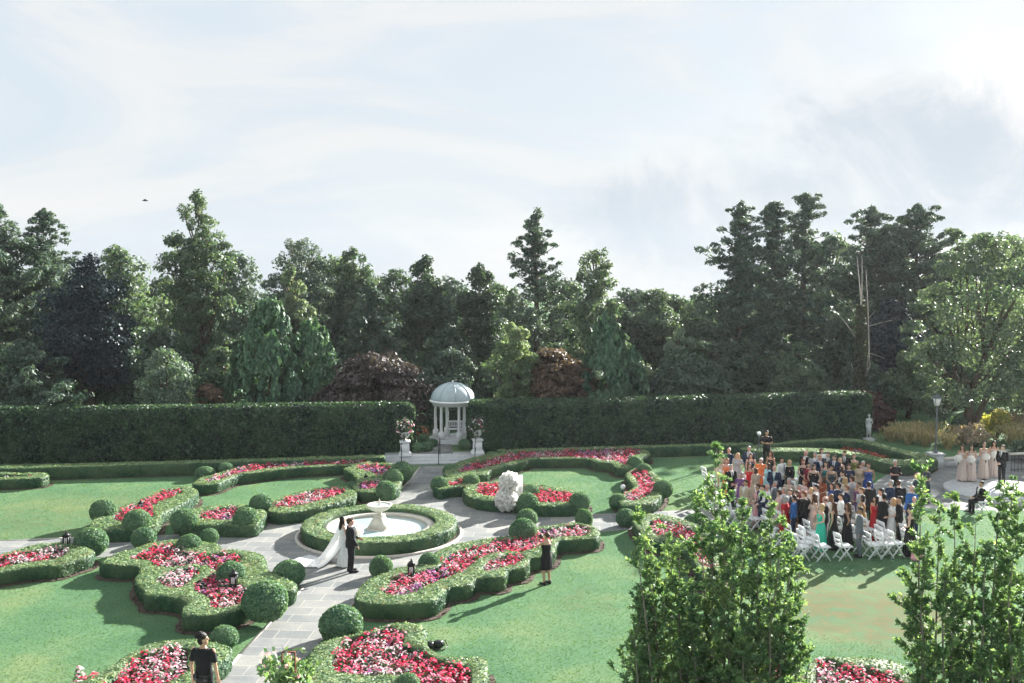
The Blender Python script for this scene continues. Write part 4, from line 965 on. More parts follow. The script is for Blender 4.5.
# back screen of dense trees, each with its own crown
backs = [(-70, 250, 60), (-10, 262, 52), (60, 268, 50), (118, 252, 46), (165, 285, 44), (235, 258, 40), (330, 262, 46), (395, 276, 44), (450, 285, 42), (500, 290, 40), (565, 288, 44), (630, 296, 38), (675, 302, 34), (720, 297, 38), (775, 268, 44), (830, 240, 40), (885, 250, 48), (945, 262, 46), (1005, 240, 46), (1065, 235, 60), (1130, 235, 60)]
BK = ['beyond the left frame edge', 'behind the pine cut by the left edge', 'behind the black beech', 'right of the black beech', 'left of the tallest ragged conifer', 'between the ragged conifer and the twin-topped tree', 'behind the twin-topped tree', 'behind the narrow conifer', 'behind the left side of the dome', 'straight above the dome', 'between the central pine and the open-crowned tree', 'right of the pointed arborvitae', 'under the lowest dip of the skyline', 'just left of the pine group', 'behind the pine group', 'between the pine group and the dead tree', 'behind the dead tree', 'left of the lamp post', 'behind the spreading tree', 'at the right frame edge', 'beyond the right frame edge']
for k, (x, y, hw) in enumerate(backs):
    deciduous(x, y, hw + 8, 92 + (k % 3) * 5, 'far dull green tree of the back wood ' + BK[k], ['f_mid', 'f_dark', 'f_pine'][k % 3], size=.34, nl=34, per=150, bottom=.03, group='dense wood beyond the garden', lob=.36)
for k in range(24):
    deciduous(-20 + k * 46, 318 + (k * 31 % 27), 42, 80 + (k * 13 % 4), 'dim thicket tree filling the gap ' + BK[min(20, int(k * 21 / 24))] + (', nearer' if k % 2 else ', lower'), ['f_dark', 'f_pine', 'f_dark'][k % 3], size=.30, nl=22, per=150, bottom=.0, name='thicket_tree', group='undergrowth behind the tall hedge', lob=.38)
UG = ['by the left frame edge', 'under the black beech, left side', 'under the black beech, right side', 'left of the feathery shrub', 'under the ragged conifer', 'left of the big arborvitae', 'right of the big arborvitae', 'left of the purple maple', 'right of the purple maple', 'straight behind the gazebo', 'right of the gazebo', 'behind the yellow-green tree', 'right of the pointed arborvitae', 'left of the weeping tree', 'right of the weeping tree', 'under the left pine', 'under the right pine', 'left of the dead tree', 'at the foot of the dead tree', 'right of the dark red maple', 'left of the lamp post', 'behind the lamp post']
for k in range(22):
    deciduous(-10 + k * 46, 352 + (k * 37 % 23), 38, 66 + (k * 29 % 5) * .8, 'dark undergrowth bush behind the tall hedge ' + UG[k] if k < 19 else 'dark undergrowth bush beyond the hedge end ' + UG[k], ['f_dark', 'f_pine', 'f_mid'][k % 3], size=.22, nl=20, per=170, bottom=.0, name='undergrowth_bush', group='undergrowth behind the tall hedge', lob=.36)
pine(-8, 204, 58, 72, 'tall blue-green layered pine cut by the left edge', 'f_pine_grey', dens=1.0, pw=2.4)
pine(44, 211, 44, 75, 'blue-green layered pine second from the left edge', 'f_pine_grey', dens=1.0, pw=2.4)
pine(20, 345, 62, 63, 'low spreading dark evergreen at the left edge just above the hedge', 'f_pine', name='evergreen_shrub', bottom=.1, tiers=9, pw=1.6)
deciduous(88, 258, 66, 67, 'broad blackish blue beech with very dark leaves at the left', 'f_blue', size=.2, nl=76, per=300, bottom=.05)
deciduous(197, 192, 50, 73, 'tallest irregular conifer left of centre with a ragged rounded top', 'f_mid', name='conifer', size=.18, nl=96, per=230, bottom=.1, lob=.19)
deciduous(165, 350, 40, 59.5, 'small feathery grey-green willow-like shrub above the left hedge', 'f_grey', size=.14, nl=40, per=150, name='feathery_shrub', bottom=.05, group='small trees and shrubs along the back of the tall hedge')
layered(208, 376, 17, 59.5, 'small maple with orange tips right of the feathery shrub', 'f_copper', nl=26)
arborvitae(268, 306, 40, 61.5, 'large bushy dark green arborvitae left of centre', n=26000)
arborvitae(312, 330, 32, 63, 'slightly lower arborvitae merging with the large one', n=18000)
deciduous(292, 268, 27, 68, 'slender pale green tree rising behind the arborvitae', 'f_hazel', size=.17, nl=44, per=170, bottom=.2)
deciduous(300, 236, 52, 79, 'tall soft green tree left of centre with a twin top', 'f_pine_grey', size=.18, nl=90, per=220, bottom=.1, lob=.2)
deciduous(352, 248, 38, 82, 'rounded mid green tree right of the twin-topped tree', 'f_mid', size=.22)
pine(372, 284, 38, 73, 'dark narrow conifer left of the gazebo', 'f_pine', size=.22, dens=1.2, pw=1.6)
deciduous(425, 258, 42, 78, 'broad dark green tree behind the left side of the gazebo', 'f_dark', size=.2, nl=66)
deciduous(478, 266, 36, 80, 'dark rounded tree right above the gazebo dome', 'f_dark', size=.2)
deciduous(448, 330, 40, 69, 'low dark tree directly behind the gazebo', 'f_dark', size=.18, bottom=.02)
layered(375, 350, 52, 61, 'wide low purple-leaved maple left of the gazebo', 'f_purple', nl=90)
pine(537, 213, 36, 76, 'tall airy pine standing above its neighbours at centre', 'f_pine', dens=.9, taper=1.1, jag=.45, pw=2.4)
deciduous(597, 249, 42, 74, 'open crowned tree right of the tall central pine', 'f_mid', size=.19, nl=52, per=210, lob=.22)
deciduous(515, 323, 36, 60.5, 'bright yellow-green small tree behind the right hedge near the gazebo', 'f_light', size=.14, nl=56, per=210, bottom=.05, group='small trees and shrubs along the back of the tall hedge', lob=.22)
layered(556, 343, 40, 61, 'copper-brown layered maple between the yellow tree and the pointed arborvitae', 'f_copper', nl=80)
arborvitae(606, 323, 25, 60.5, 'pointed dark green arborvitae behind the right hedge', n=18000)
arborvitae(632, 358, 15, 60.5, 'small arborvitae tucked against the pointed one', n=8000)
deciduous(655, 290, 42, 84, 'greyish tree with a level top right of centre', 'f_mid', size=.22)
deciduous(700, 296, 34, 80, 'hazy mid green tree left of the tall pines', 'f_mid', size=.22)
deciduous(680, 330, 30, 68, 'thin pale tree standing in front of the hazy trees', 'f_grey', size=.15, nl=32, per=110, lob=.2)
layered(690, 352, 52, 61.5, 'low weeping dark green tree behind the right hedge', 'f_dark', name='weeping_tree', nl=90, droop=.9)
pine(741, 206, 40, 71, 'tall dark layered pine, left one of the pine group at right', 'f_pine', jag=.5, dens=1.0, pw=4.2)
pine(773, 203, 34, 74, 'tall layered pine, middle one of the pine group', 'f_pine', jag=.5, pw=4)
pine(806, 193, 36, 76, 'tallest layered pine, right one of the pine group', 'f_pine', jag=.55, dens=.95, pw=4.2)
deciduous(797, 345, 34, 62, 'bushy green tree below the pine group', 'f_mid', size=.16, bottom=.05, nl=50, per=200)
deciduous(745, 340, 34, 64, 'dark bushy tree under the left pine', 'f_dark', size=.16, bottom=.03)
pine(872, 211, 46, 80, 'dense dark pine behind the bleached dead tree', 'f_pine', dens=1.3, taper=1.2, pw=4.5)
pine(918, 208, 50, 79, 'dense dark pine right of the dead tree', 'f_pine', dens=1.3, taper=1.3, pw=4.5)
deciduous(890, 300, 44, 70, 'very dark broad tree filling the gap right of the dead tree', 'f_blue', size=.18, bottom=.02)
deciduous(840, 320, 30, 69, 'dark tree just left of the dead tree', 'f_dark', size=.18, bottom=.02)
layered(862, 388, 30, 62, 'low dark red maple at the right end of the tall hedge', 'f_red', nl=50)
deciduous(1010, 238, 56, 76, 'hazy sunlit tree at the right edge behind the leaning tree', 'f_mid', size=.22, nl=66)
deciduous(1065, 300, 60, 60, 'bushy tree outside the right edge behind the flower shrubs', 'f_mid', size=.2, bottom=.02)
deciduous(930, 350, 40, 72, 'dull green undergrowth tree left of the leaning tree', 'f_dark', size=.2, bottom=.02)

def dead_tree():
    g = D(860, 395, 63.5); b = np.array([g[0], g[1], 0.]); root = empty('dead_tree', b, 'bleached dead tree with bare upright spikes and an ivy-clad trunk', 'tree'); f = lambda x, y, dy=0: D(x, y, 63.5 + dy)
    w = MB(); w.tube([b, f(858, 385), f(861, 330), f(861, 300), f(857, 256)], [.20, .16, .10, .05, .015], 8)
    for P, r in (([f(860, 330), f(862, 290), f(862, 255)], .09), ([f(866, 372), f(869, 350), f(868, 310), f(866, 270)], .13), ([f(859, 385), f(865, 377), f(870, 365), f(869, 350)], .12), ([f(856, 338), f(845, 322), f(831, 306)], .07), ([f(869, 326), f(880, 323), f(893, 320)], .05), ([f(869, 353), f(878, 356), f(886, 359)], .05), ([f(856, 375), f(852, 367), f(851, 362)], .06), ([f(869, 318), f(874, 312), f(876, 310)], .03), ([f(857, 318), f(850, 306), f(848, 302)], .03)):
        w.tube(P, np.linspace(r * .55, r * .12, len(P)), 6)
    link('trunk', w.mesh('trunk', M['deadwood'], base=b), root)
    lv = MB(); n = 5200; z = rng.uniform(0, 1, n); a = rng.uniform(0, 2 * PI, n); P0 = b; P1 = f(861, 305); p = b + (P1 - b) * z[:, None] + np.c_[np.cos(a), np.sin(a), 0 * a] * (rng.uniform(.2, .5, n) * (1 - .4 * z))[:, None]
    lv.add(*cards(p, np.c_[np.cos(a), np.sin(a), 0 * a] + rng.normal(0, .5, (n, 3)), .12)); link('ivy', lv.mesh('ivy', M['ivy'], base=b), root)
dead_tree()

def leaning_tree():
    g = G(966, 440, 0); b = np.array(g); d0 = b[1]; root = empty('spreading_tree', b, 'wide hazy tree with a leaning dark trunk right of the lamp post', 'tree'); w = MB(); lv = MB(); f = lambda x, y, dy=0: D(x, y, d0 + dy)
    w.tube([b, f(966, 425), f(972, 395), f(985, 355), f(1000, 325), f(1015, 300)], [.34, .28, .22, .17, .12, .07], 9)
    w.tube([b + [.25, .2, 0], f(974, 425), f(992, 385), f(1012, 350), f(1040, 320)], [.25, .2, .15, .1, .05], 8)
    w.tube([f(970, 405), f(955, 375), f(950, 340), f(955, 300)], [.16, .12, .09, .04], 7); w.tube([f(975, 385), f(945, 375), f(925, 350)], [.12, .08, .03], 6)
    w.tube([f(985, 355), f(980, 320), f(975, 270)], [.12, .09, .03], 6)
    pts = [(920, 350, 15), (915, 325, 10), (930, 370, 16), (945, 390, 18), (925, 400, 12), (940, 340, 20), (950, 310, 20), (935, 290, 13), (960, 280, 20), (945, 262, 14), (965, 250, 15), (985, 240, 12), (980, 262, 18), (1000, 275, 18), (1010, 295, 20), (990, 300, 22), (975, 325, 24), (1000, 335, 24), (1020, 320, 22), (1020, 355, 24), (995, 365, 22), (965, 360, 22), (955, 345, 18), (1010, 385, 22), (985, 395, 18), (1035, 380, 26), (1040, 340, 26), (1045, 300, 22), (940, 412, 12), (958, 402, 14), (1025, 265, 18), (955, 232, 7), (920, 305, 8), (908, 342, 7), (1000, 248, 12), (1030, 405, 16)]
    for x, y, r in pts:
        for q in range(6):
            c = f(x + rng.normal(0, r * .4), y + rng.normal(0, r * .3), rng.uniform(-1.6, 1.6)); rr = r / FPX * d0 * rng.uniform(.6, .95)
            lv.add(*lobe(c, (rr * .9, rr * .9, rr * .55), 170, .12, up=.4))
            if q == 0: s = f(970 + (x - 970) * .45, 395 + (y - 395) * .45); w.tube([s, (s + c) / 2 + [0, 0, .1], c], [.05, .035, .012], 5)
    tree_parts(root, b, lv, w, M['f_lean'], M['bark'])
leaning_tree()

# ---------------------------------------------------------------- right border: grasses and shrubs
def grass_clump(px, py, h, label, col='straw', n=420):
    g = np.array(G(px, py, 0)); mb = MB(); a = rng.uniform(0, 2 * PI, n); L = h * rng.uniform(.35, 1.25, n); sp = rng.uniform(.05, .75, n) * h * .8
    t = np.linspace(0, 1, 5)
    base = np.c_[np.cos(a), np.sin(a), 0 * a] * rng.uniform(0, .2, (n, 1))
    d = np.c_[np.cos(a), np.sin(a), 0 * a]; wv = np.c_[-np.sin(a), np.cos(a), 0 * a] * .014
    rows = []
    for tt in t:
        P = base + d * (sp * tt ** 2)[:, None] + np.c_[0 * a, 0 * a, L * (tt - .25 * tt ** 3)]; rows.append(P - wv * (1 - tt * .8)); rows.append(P + wv * (1 - tt * .8))
    V = np.stack(rows, 1).reshape(-1, 3); F = []
    for k in range(4): i = np.arange(n) * 10 + 2 * k; F.append(np.stack([i, i + 1, i + 3, i + 2], 1))
    mb.add(V, [np.concatenate(F)]); P = base + d * sp[:, None] + np.c_[0 * a, 0 * a, L * .75]; mb.add(*cards(P[::2] , rng.normal(size=P[::2].shape), .07, 3.5, T=np.tile([0., .1, 1.], (len(P[::2]), 1))))
    o = mb.build('ornamental_grass', M['f_' + col], loc=g); tag(o, label, 'grass clump', 'clumps of ornamental grass at the right')
M['f_straw'] = leafmat('straw_grass', (.26, .21, .12), (.42, .34, .21), (.58, .49, .33), .35)
M['f_gold'] = leafmat('yellow_flowering_leaf', (.16, .20, .06), (.36, .34, .10), (.66, .56, .16), .4)
M['f_blush'] = leafmat('pale_pink_flowering_leaf', (.12, .17, .08), (.35, .30, .22), (.62, .45, .40), .4)
for k, (x, y, h) in enumerate([(890, 441, .9), (899, 438, 1.0), (908, 444, 1.0), (916, 440, 1.15), (925, 446, 1.05), (931, 441, 1.2), (948, 449, 1.0), (955, 444, 1.1), (1012, 447, 1.3), (1022, 444, 1.3)]):
    grass_clump(x, y, h, ['first', 'second', 'third', 'fourth', 'fifth', 'sixth', 'seventh', 'eighth', 'ninth', 'tenth'][k] + ' tan grass clump from the left near the lamp post', 'straw')
def shrub(px, py, w, h, label, mat, name='flowering_shrub', size=.11, n=2600):
    b = np.array(G(px, py, 0)); root = empty(name, b, label, 'shrub', 'shrubs in the right border'); lv = MB(); wd = MB()
    for k in range(16):
        a = rng.uniform(0, 2 * PI); q = math.sqrt(rng.random()) * .75; c = b + [math.cos(a) * w * q, math.sin(a) * w * q * .8, h * rng.uniform(.35, .85) * (1 - .3 * q)]; r = w * .38
        lv.add(*lobe(c, (r, r, h * .25), n // 16, size)); wd.tube([b, (b + c) / 2, c], [.03, .02, .01], 5)
    link('foliage', lv.mesh('foliage', M[mat], base=b), root); link('stems', wd.mesh('stems', M['bark'], base=b), root)
shrub(996, 440, .95, 1.9, 'shrub with bright yellow flowers behind the bridesmaids', 'f_gold')
shrub(975, 447, 1.0, 1.5, 'blush pink flowering shrub right of the leaning trunk', 'f_blush')
shrub(1015, 438, 1.2, 1.9, 'pinkish flowering shrub at the right edge', 'f_blush')
shrub(957, 441, .6, 1.5, 'green climbing bush at the foot of the leaning tree', 'f_mid')
shrub(1030, 462, 1.3, 1.4, 'dense green shrub behind the groom at the right edge', 'f_mid')
shrub(985, 430, 1.3, 1.6, 'dull green shrub behind the yellow-flowered one', 'f_dark')
shrub(1010, 418, 2.0, 2.4, 'tall green shrub farther back at the right edge', 'f_mid')
shrub(881, 425, 1.0, 1.1, 'low dark shrub beyond the end of the tall hedge', 'f_dark')

# ---------------------------------------------------------------- foreground leafy trees
def leafy(cpx, dist, stems, label, tips=.10, size=.058, name='leafy_tree', dens=1.0, tipmat='f_tip'):
    c = D(cpx, 683, dist); b = np.array([c[0], c[1], 0.]); root = empty(name, b, label, 'tree', 'leafy trees in front of the balcony'); w = MB(); lv = MB(); tp = MB()
    for (x0, x1, y, dy, r) in stems:
        e = D(x1, y, dist + dy); m = D(x0, 683, dist + dy * .8); s = b + [(m[0] - b[0]) * .3, dy * .2, .0]; fork = b + [(m[0] - b[0]) * .45, dy * .4, 1.8]
        mid = (m + e) / 2 + [rng.normal(0, .06), 0, 0]; P = [s, fork, m - [0, 0, .4], mid, e]
        P = np.array(P); w.tube(P, [.05, .04, .02, .013, .004], 7)
        # twigs leave the stem, side twigs leave the twigs, leaves sit along both
        seg = np.linalg.norm(np.diff(P, axis=0), axis=1).cumsum(); Ltot = seg[-1]
        def at(t):
            t = t * Ltot; s0 = np.concatenate([[0], seg]); k = min(3, int(np.searchsorted(seg, t))); return P[k] + (P[k + 1] - P[k]) * ((t - s0[k]) / (s0[k + 1] - s0[k] + 1e-9))
        def twig(p0, e2, n, rad):
            L = np.linalg.norm(e2 - p0) + 1e-9; d = (e2 - p0) / L; w.tube([p0, (p0 + e2) / 2 + [0, 0, -.03 * L], e2], [rad, rad * .7, rad * .3], 4)
            u = 1 - .8 * rng.random(n) ** 1.2; side = unit(np.cross(np.tile(d, (n, 1)), rng.normal(size=(n, 3)))); lp = p0 + (e2 - p0) * u[:, None] + side * rng.uniform(.01, .04, (n, 1))
            T = unit(side + d * rng.uniform(.3, 1.2, (n, 1)) + [0, 0, .15]); Nn = unit(np.cross(T, rng.normal(size=(n, 3))) + [0, 0, .6]); lv.add(*cards(lp, Nn, size * rng.uniform(.35, .75, n), 2.3, T=T))
            return d
        bias = rng.uniform(0, 2 * PI)
        for t in np.linspace(.22, 1, int(34 * dens)):
            p0 = at(t); top_ = max(0, (t - .5) / .5); rr = r * (1.25 - top_ ** 1.2 * 1.05) * rng.uniform(.5, 1.2)
            for q in range(3):
                if rng.random() < .34: continue
                a = bias + rng.normal(0, 1.6); L = rr * rng.uniform(.35, 1.25); e2 = p0 + [math.cos(a) * L, math.sin(a) * L, L * rng.uniform(.35, 1.5)]; d = twig(p0, e2, int(16 + L * 62), .008)
                for z in range(int(1 + L * 6)):
                    f = rng.uniform(.35, .95); s2 = p0 + (e2 - p0) * f; dd = unit((rng.normal(size=(1, 3)) * .8 + d + [0, 0, .25]))[0]; l2 = rng.uniform(.08, .20); twig(s2, s2 + dd * l2, int(14 + l2 * 80), .004)
                if rng.random() < tips * (1.2 + t) * 1.6:
                    m_ = 9; side = unit(rng.normal(size=(m_, 3)) * .55 + d); lp = e2 + side * rng.uniform(.02, .07, (m_, 1)); tp.add(*cards(lp, unit(np.cross(side, rng.normal(size=(m_, 3)))), size * rng.uniform(.35, .6, m_), 2.3, T=side))
    link('crown', lv.mesh('crown', M['f_front'], base=b), root); link('trunk', w.mesh('trunk', M['bark_light'], base=b), root)
    if tp.n: link('young_leaves', tp.mesh('young_leaves', M[tipmat], base=b), root)
leafy(722, 16.5, [(712, 717, 448, 0, .42), (725, 722, 472, .3, .42), (705, 700, 500, .3, .40), (690, 664, 528, .1, .40), (665, 641, 518, 0, .36), (655, 636, 545, -.3, .38), (675, 655, 570, .3, .42), (740, 742, 505, .2, .42), (760, 772, 500, .4, .34), (752, 758, 540, -.2, .40), (775, 795, 545, .0, .36), (785, 800, 570, .4, .38), (730, 735, 560, -.4, .42), (700, 690, 590, -.4, .42), (780, 790, 610, -.3, .4), (660, 650, 620, .2, .42), (745, 748, 620, -.5, .4), (715, 712, 600, .5, .45), (650, 652, 570, .4, .45), (682, 680, 548, -.2, .42), (770, 778, 575, -.5, .45), (735, 730, 530, .6, .42), (750, 785, 520, .6, .40), (700, 672, 560, .7, .42), (790, 803, 640, 0, .4), (640, 645, 600, -.2, .4)],
    'large leafy green tree with upright stems in the foreground right of centre', tips=.09)
leafy(975, 15.0, [(925, 922, 473, 0, .34), (935, 940, 505, .3, .40), (950, 955, 500, .1, .36), (970, 976, 520, .2, .40), (990, 1000, 490, 0, .36), (1005, 1012, 480, .3, .36), (1025, 1030, 488, 0, .4), (1015, 1018, 520, -.3, .38), (930, 925, 545, -.2, .38), (945, 945, 570, -.4, .40), (980, 985, 555, -.4, .42), (1000, 1003, 565, .4, .40), (920, 918, 600, .1, .36), (960, 960, 610, .3, .42), (1020, 1025, 600, -.2, .42), (1050, 1060, 520, 0, .45), (1045, 1050, 600, .3, .45)],
    'leafy green tree cut by the right edge in the foreground', tips=.08)

def mandevilla():
    g = D(290, 690, 19.5); b = np.array([g[0], g[1], 0.]); root = empty('flowering_vine', b, 'pink flowering vine with glossy leaves on a rusty trellis at the bottom', 'vine'); t = MB()
    f = lambda x, y, dy=0: D(x, y, 19.5 + dy)
    for x in (282, 295): p = f(x, 652); t.tube([[p[0], b[1], 0], [p[0], b[1], p[2]]], .018, 6)
    p, q = f(282, 652), f(295, 652); t.tube([p, q], .018, 6)
    for yy in (665, 680): p, q = f(282, yy), f(295, yy); t.tube([p, q], .012, 6)
    link('trellis', t.mesh('trellis', M['rust'], base=b), root)
    lv = MB(); fl = MB(); st = MB()
    for k in range(46):
        x = rng.normal(292, 17); y = rng.uniform(650, 700); 
        if k < 4: x, y = [(282, 646), (306, 648), (263, 664), (318, 660)][k]
        e = f(x, y, rng.uniform(-.4, .4)); s = np.array([b[0] + rng.normal(0, .15), b[1], max(.1, e[2] - .9)]); st.tube([s, (s + e) / 2 + rng.normal(0, .05, 3), e], [.012, .008, .004], 4)
        n = 40; u = rng.random(n); P = s + (e - s) * u[:, None] + rng.normal(0, .06, (n, 3)); lv.add(*cards(P, rng.normal(size=(n, 3)) + [0, 0, .9], rng.uniform(.06, .10, n), 2))
        if k % 2 == 0 and k > 1:
            for _ in range(2):
                n = 5; c = e + rng.normal(0, .06, 3); an = np.arange(5) * 2 * PI / 5; P = c + np.c_[np.cos(an), np.sin(an) * .6, np.sin(an)] * .024; fl.add(*cards(P, rng.normal(0, .3, (5, 3)) + [0, -1, .6], .042, 1, 'pent'))
    link('stems', st.mesh('stems', M['bark'], base=b), root); link('leaves', lv.mesh('leaves', M['f_front'], base=b), root); link('blossoms', fl.mesh('blossoms', M['fl_pale'], base=b), root)
mandevilla()

# bird
def bird():
    c = D(145, 200.5, 62); root = empty('bird', c, 'small dark bird flying in the sky at the left', 'bird', rz=.4)
    mb = MB(); mb.loft([(0, 0, -.17, .01, .01), (0, 0, -.1, .035, .035), (0, 0, 0, .05, .05), (0, 0, .1, .035, .035), (0, 0, .15, .03, .03), (0, 0, .2, .005, .005)], 10)
    me = mb.mesh('body', M['grey_metal']); o = link('body', me, root); o.rotation_euler = (0, R(90), 0)
    for s in (-1, 1):
        mb = MB(); V = np.array([[-.05, 0, 0], [.07, 0, 0], [.04, s * .2, .07], [-.05, s * .2, .07], [-.09, s * .36, .03], [-.05, 0, .012], [.07, 0, .012], [.04, s * .2, .08], [-.05, s * .2, .08]])
        mb.add(V, [np.array([[0, 1, 2, 3], [5, 6, 7, 8]]), np.array([[3, 2, 4], [8, 7, 4]])]); link('wing', mb.mesh('wing', M['grey_metal']), root)
bird()

for (x, y, hw_, dd, lb) in ((452, 402, 26, 62, 'dark bush closing the view straight behind the gazebo'), (436, 398, 16, 60, 'dark bush behind the left columns of the gazebo'), (470, 400, 16, 60, 'dark bush behind the right columns of the gazebo')):
    deciduous(x, y, hw_, dd, lb, 'f_dark', size=.16, nl=22, per=170, bottom=.0, name='undergrowth_bush', group='undergrowth behind the tall hedge', lob=.36)
# ================================================================ PEOPLE
def remesh(mb, name, voxel, smooth=4, fac=.5, sm=True):
    V, F, _ = mb.arrays(); me = mesh_np('tmp', V, F); o = bpy.data.objects.new('tmp', me); COL.objects.link(o)
    r = o.modifiers.new('r', 'REMESH'); r.mode = 'VOXEL'; r.voxel_size = voxel; r.use_smooth_shade = sm
    if smooth: s = o.modifiers.new('s', 'SMOOTH'); s.iterations = smooth; s.factor = fac
    dg = bpy.context.evaluated_depsgraph_get(); dg.update(); ev = o.evaluated_get(dg); out = bpy.data.meshes.new_from_object(ev, depsgraph=dg)
    bpy.data.objects.remove(o); bpy.data.meshes.remove(me); out.name = name
    if sm: out.polygons.foreach_set('use_smooth', np.ones(len(out.polygons), dtype=bool))
    return out
CM = {}
def cmat(c, rough=.75, kind='cloth'):
    k = (tuple(round(x, 3) for x in c), kind)
    if k not in CM: CM[k] = simple(f'{kind}_{len(CM)}', c, rough, .25 if kind != 'skin' else .4, var=.10, vs=14, bump=.15 if kind == 'cloth' else 0, bs=30)
    return CM[k]
DUM = simple('undyed_cloth', (.5, .5, .5))

def hand(mb, wr, d, palm_n, s=1.0, curl=.5, side=1, fr=.0105):
    """five separate fingers on a palm. wr wrist, d direction to the fingers, palm_n palm normal"""
    wr = np.array(wr, float); d = np.array(d, float); d /= np.linalg.norm(d); pn = np.array(palm_n, float); pn -= d * pn.dot(d); pn /= np.linalg.norm(pn); lat = np.cross(d, pn) * side
    for k in range(4):
        o = (k - 1.5) * .021 * s; base = wr + d * (.085 * s) + lat * o; mb.cap(wr + d * .015 + lat * o * .7, .017 * s, base, .013 * s, 7)
        L = (.070, .080, .074, .058)[k] * s; a = base; dd = d.copy()
        for j, fr_ in enumerate((.42, .32, .26)):
            ang = curl * (.5 + .5 * j); dd = dd * math.cos(ang) + pn * math.sin(ang); dd /= np.linalg.norm(dd); b = a + dd * L * fr_; mb.cap(a, fr * s, b, fr * .9 * s, 6); a = b
    tb = wr + d * .025 * s - lat * .028 * s; tdir = d * .6 - lat * .75 + pn * .35; tdir /= np.linalg.norm(tdir); m = tb + tdir * .035 * s; mb.cap(tb, .014 * s, m, .0125 * s, 6); t2 = tdir * .6 + d * .5 + pn * .3; t2 /= np.linalg.norm(t2); mb.cap(m, .0125 * s, m + t2 * .032 * s, .0105 * s, 6)

def mannequin(sex='m', pose='clasp', voxel=.014, bodyscale=1.0, turn=0.0, stride=0.0, look_down=0):
    """returns joint dictionary for a 1.75 m figure facing -Y"""
    f = sex == 'f'
    J = {}
    sw = .165 if f else .195; hw = .092 if f else .088
    J['sh'] = [(-sw, .0, 1.42), (sw, .0, 1.42)]
    if pose == 'clasp': J['el'] = [(-sw - .06, -.0, 1.13), (sw + .06, -.0, 1.13)]; J['wr'] = [(-.075, -.17, .98), (.065, -.19, .965)]
    elif pose == 'side': J['el'] = [(-sw - .05, .02, 1.13), (sw + .05, .02, 1.13)]; J['wr'] = [(-sw - .06, -.05, .88), (sw + .06, -.05, .88)]
    elif pose == 'high': J['el'] = [(-sw - .05, -.06, 1.15), (sw + .05, -.06, 1.15)]; J['wr'] = [(-.06, -.26, 1.17), (.06, -.26, 1.17)]   # bouquet
    elif pose == 'camera': J['el'] = [(-sw - .07, -.16, 1.26), (sw + .07, -.16, 1.26)]; J['wr'] = [(-.09, -.27, 1.52), (.09, -.27, 1.50)]
    elif pose == 'arm': J['el'] = [(-sw - .05, .0, 1.13), (sw + .07, -.02, 1.14)]; J['wr'] = [(-sw - .02, -.12, .90), (.10, -.22, 1.05)]
    elif pose == 'back': J['el'] = [(-sw - .08, .08, 1.14), (sw + .08, .08, 1.14)]; J['wr'] = [(-sw + .02, .0, .93), (sw - .02, -.0, .93)]
    J['hip'] = [(-hw, 0, .92), (hw, 0, .92)]; J['kn'] = [(-hw - .005, -.01 - stride * .5, .50), (hw + .005, -.01 + stride * .3, .50)]; J['an'] = [(-hw - .01, .02 - stride, .08), (hw + .01, .02 + stride, .08)]
    J['f'] = f; J['pose'] = pose; J['turn'] = turn
    return J
def head_pts(mb, turn, f, z=1.63, s=1.0):
    c, s_ = math.cos(turn), math.sin(turn)
    def rot(p): return (p[0] * c - p[1] * s_, p[0] * s_ + p[1] * c, p[2])
    t = MB()
    t.ell((0, .012, z + .02), (.074, .092, .095), 18, 12); t.ell((0, -.022, z - .045), (.056, .066, .068), 14, 9)      # skull, jaw
    t.cap((0, -.055, z - .095), .022, (0, -.06, z - .10), .02, 8)                                                     # chin
    t.cap((0, -.082, z + .012), .009, (0, -.104, z - .022), .0145, 8)                                                 # nose
    t.cap((-.03, -.076, z + .022), .012, (.03, -.076, z + .022), .012, 8)                                              # brow
    t.cap((-.016, -.080, z - .055), .010, (.016, -.080, z - .055), .010, 8)                                            # lips
    for q in (-1, 1): t.ell((q * .077, .008, z - .012), (.012, .022, .032), 8, 6)                                      # ears
    V, F, _ = t.arrays(); V = V @ np.array([[c, s_, 0], [-s_, c, 0], [0, 0, 1]]); mb.add(V, F)
def body_mesh(J, name='person_body', voxel=.013, legs=True, fingers=True):
    f = J['f']; mb = MB()
    k = .88 if f else 1.0
    mb.loft([(0, 0, .86, .10, .09), (0, 0, .93, .165, .11), (0, 0, 1.0, .16 * k, .11), (0, -.0, 1.12, .135 * k, .095), (0, -.01, 1.25, .155 * k, .11), (0, 0, 1.36, .17 * k, .105), (0, .0, 1.43, .15 * k, .075), (0, .01, 1.47, .075, .06), (0, .01, 1.50, .055, .055)], 20)
    mb.cap((0, .015, 1.45), .056 * k, (0, .005, 1.56), .052 * k, 10)
    if f: mb.ell((-.07, -.085, 1.29), (.058, .05, .055), 10, 7); mb.ell((.07, -.085, 1.29), (.058, .05, .055), 10, 7)
    head_pts(mb, J['turn'], f)
    for q in (0, 1):
        a, b, c = J['sh'][q], J['el'][q], J['wr'][q]
        mb.cap(a, .050 * k, b, .038 * k); mb.cap(b, .038 * k, c, .026 * k)
        d = np.array(c) - np.array(b); d /= np.linalg.norm(d)
        if J['pose'] in ('clasp', 'high'): d = d * .6 + np.array([(1, -1)[q] * .7, -.15, -.2])
        if fingers: hand(mb, c, d, (0, .3, 1) if J['pose'] in ('clasp',) and q == 0 else (0, 1, .2), s=.95 * (k + .05), curl=.35, side=(-1, 1)[q])
        if legs:
            mb.cap(J['hip'][q], .083, J['kn'][q], .054); mb.cap(J['kn'][q], .054, J['an'][q], .036)
            x, y, z = J['an'][q]; mb.cap((x, y + .03, .045), .04, (x * 1.12, y - .15, .030), .03)
    return remesh(mb, name, voxel, 3)
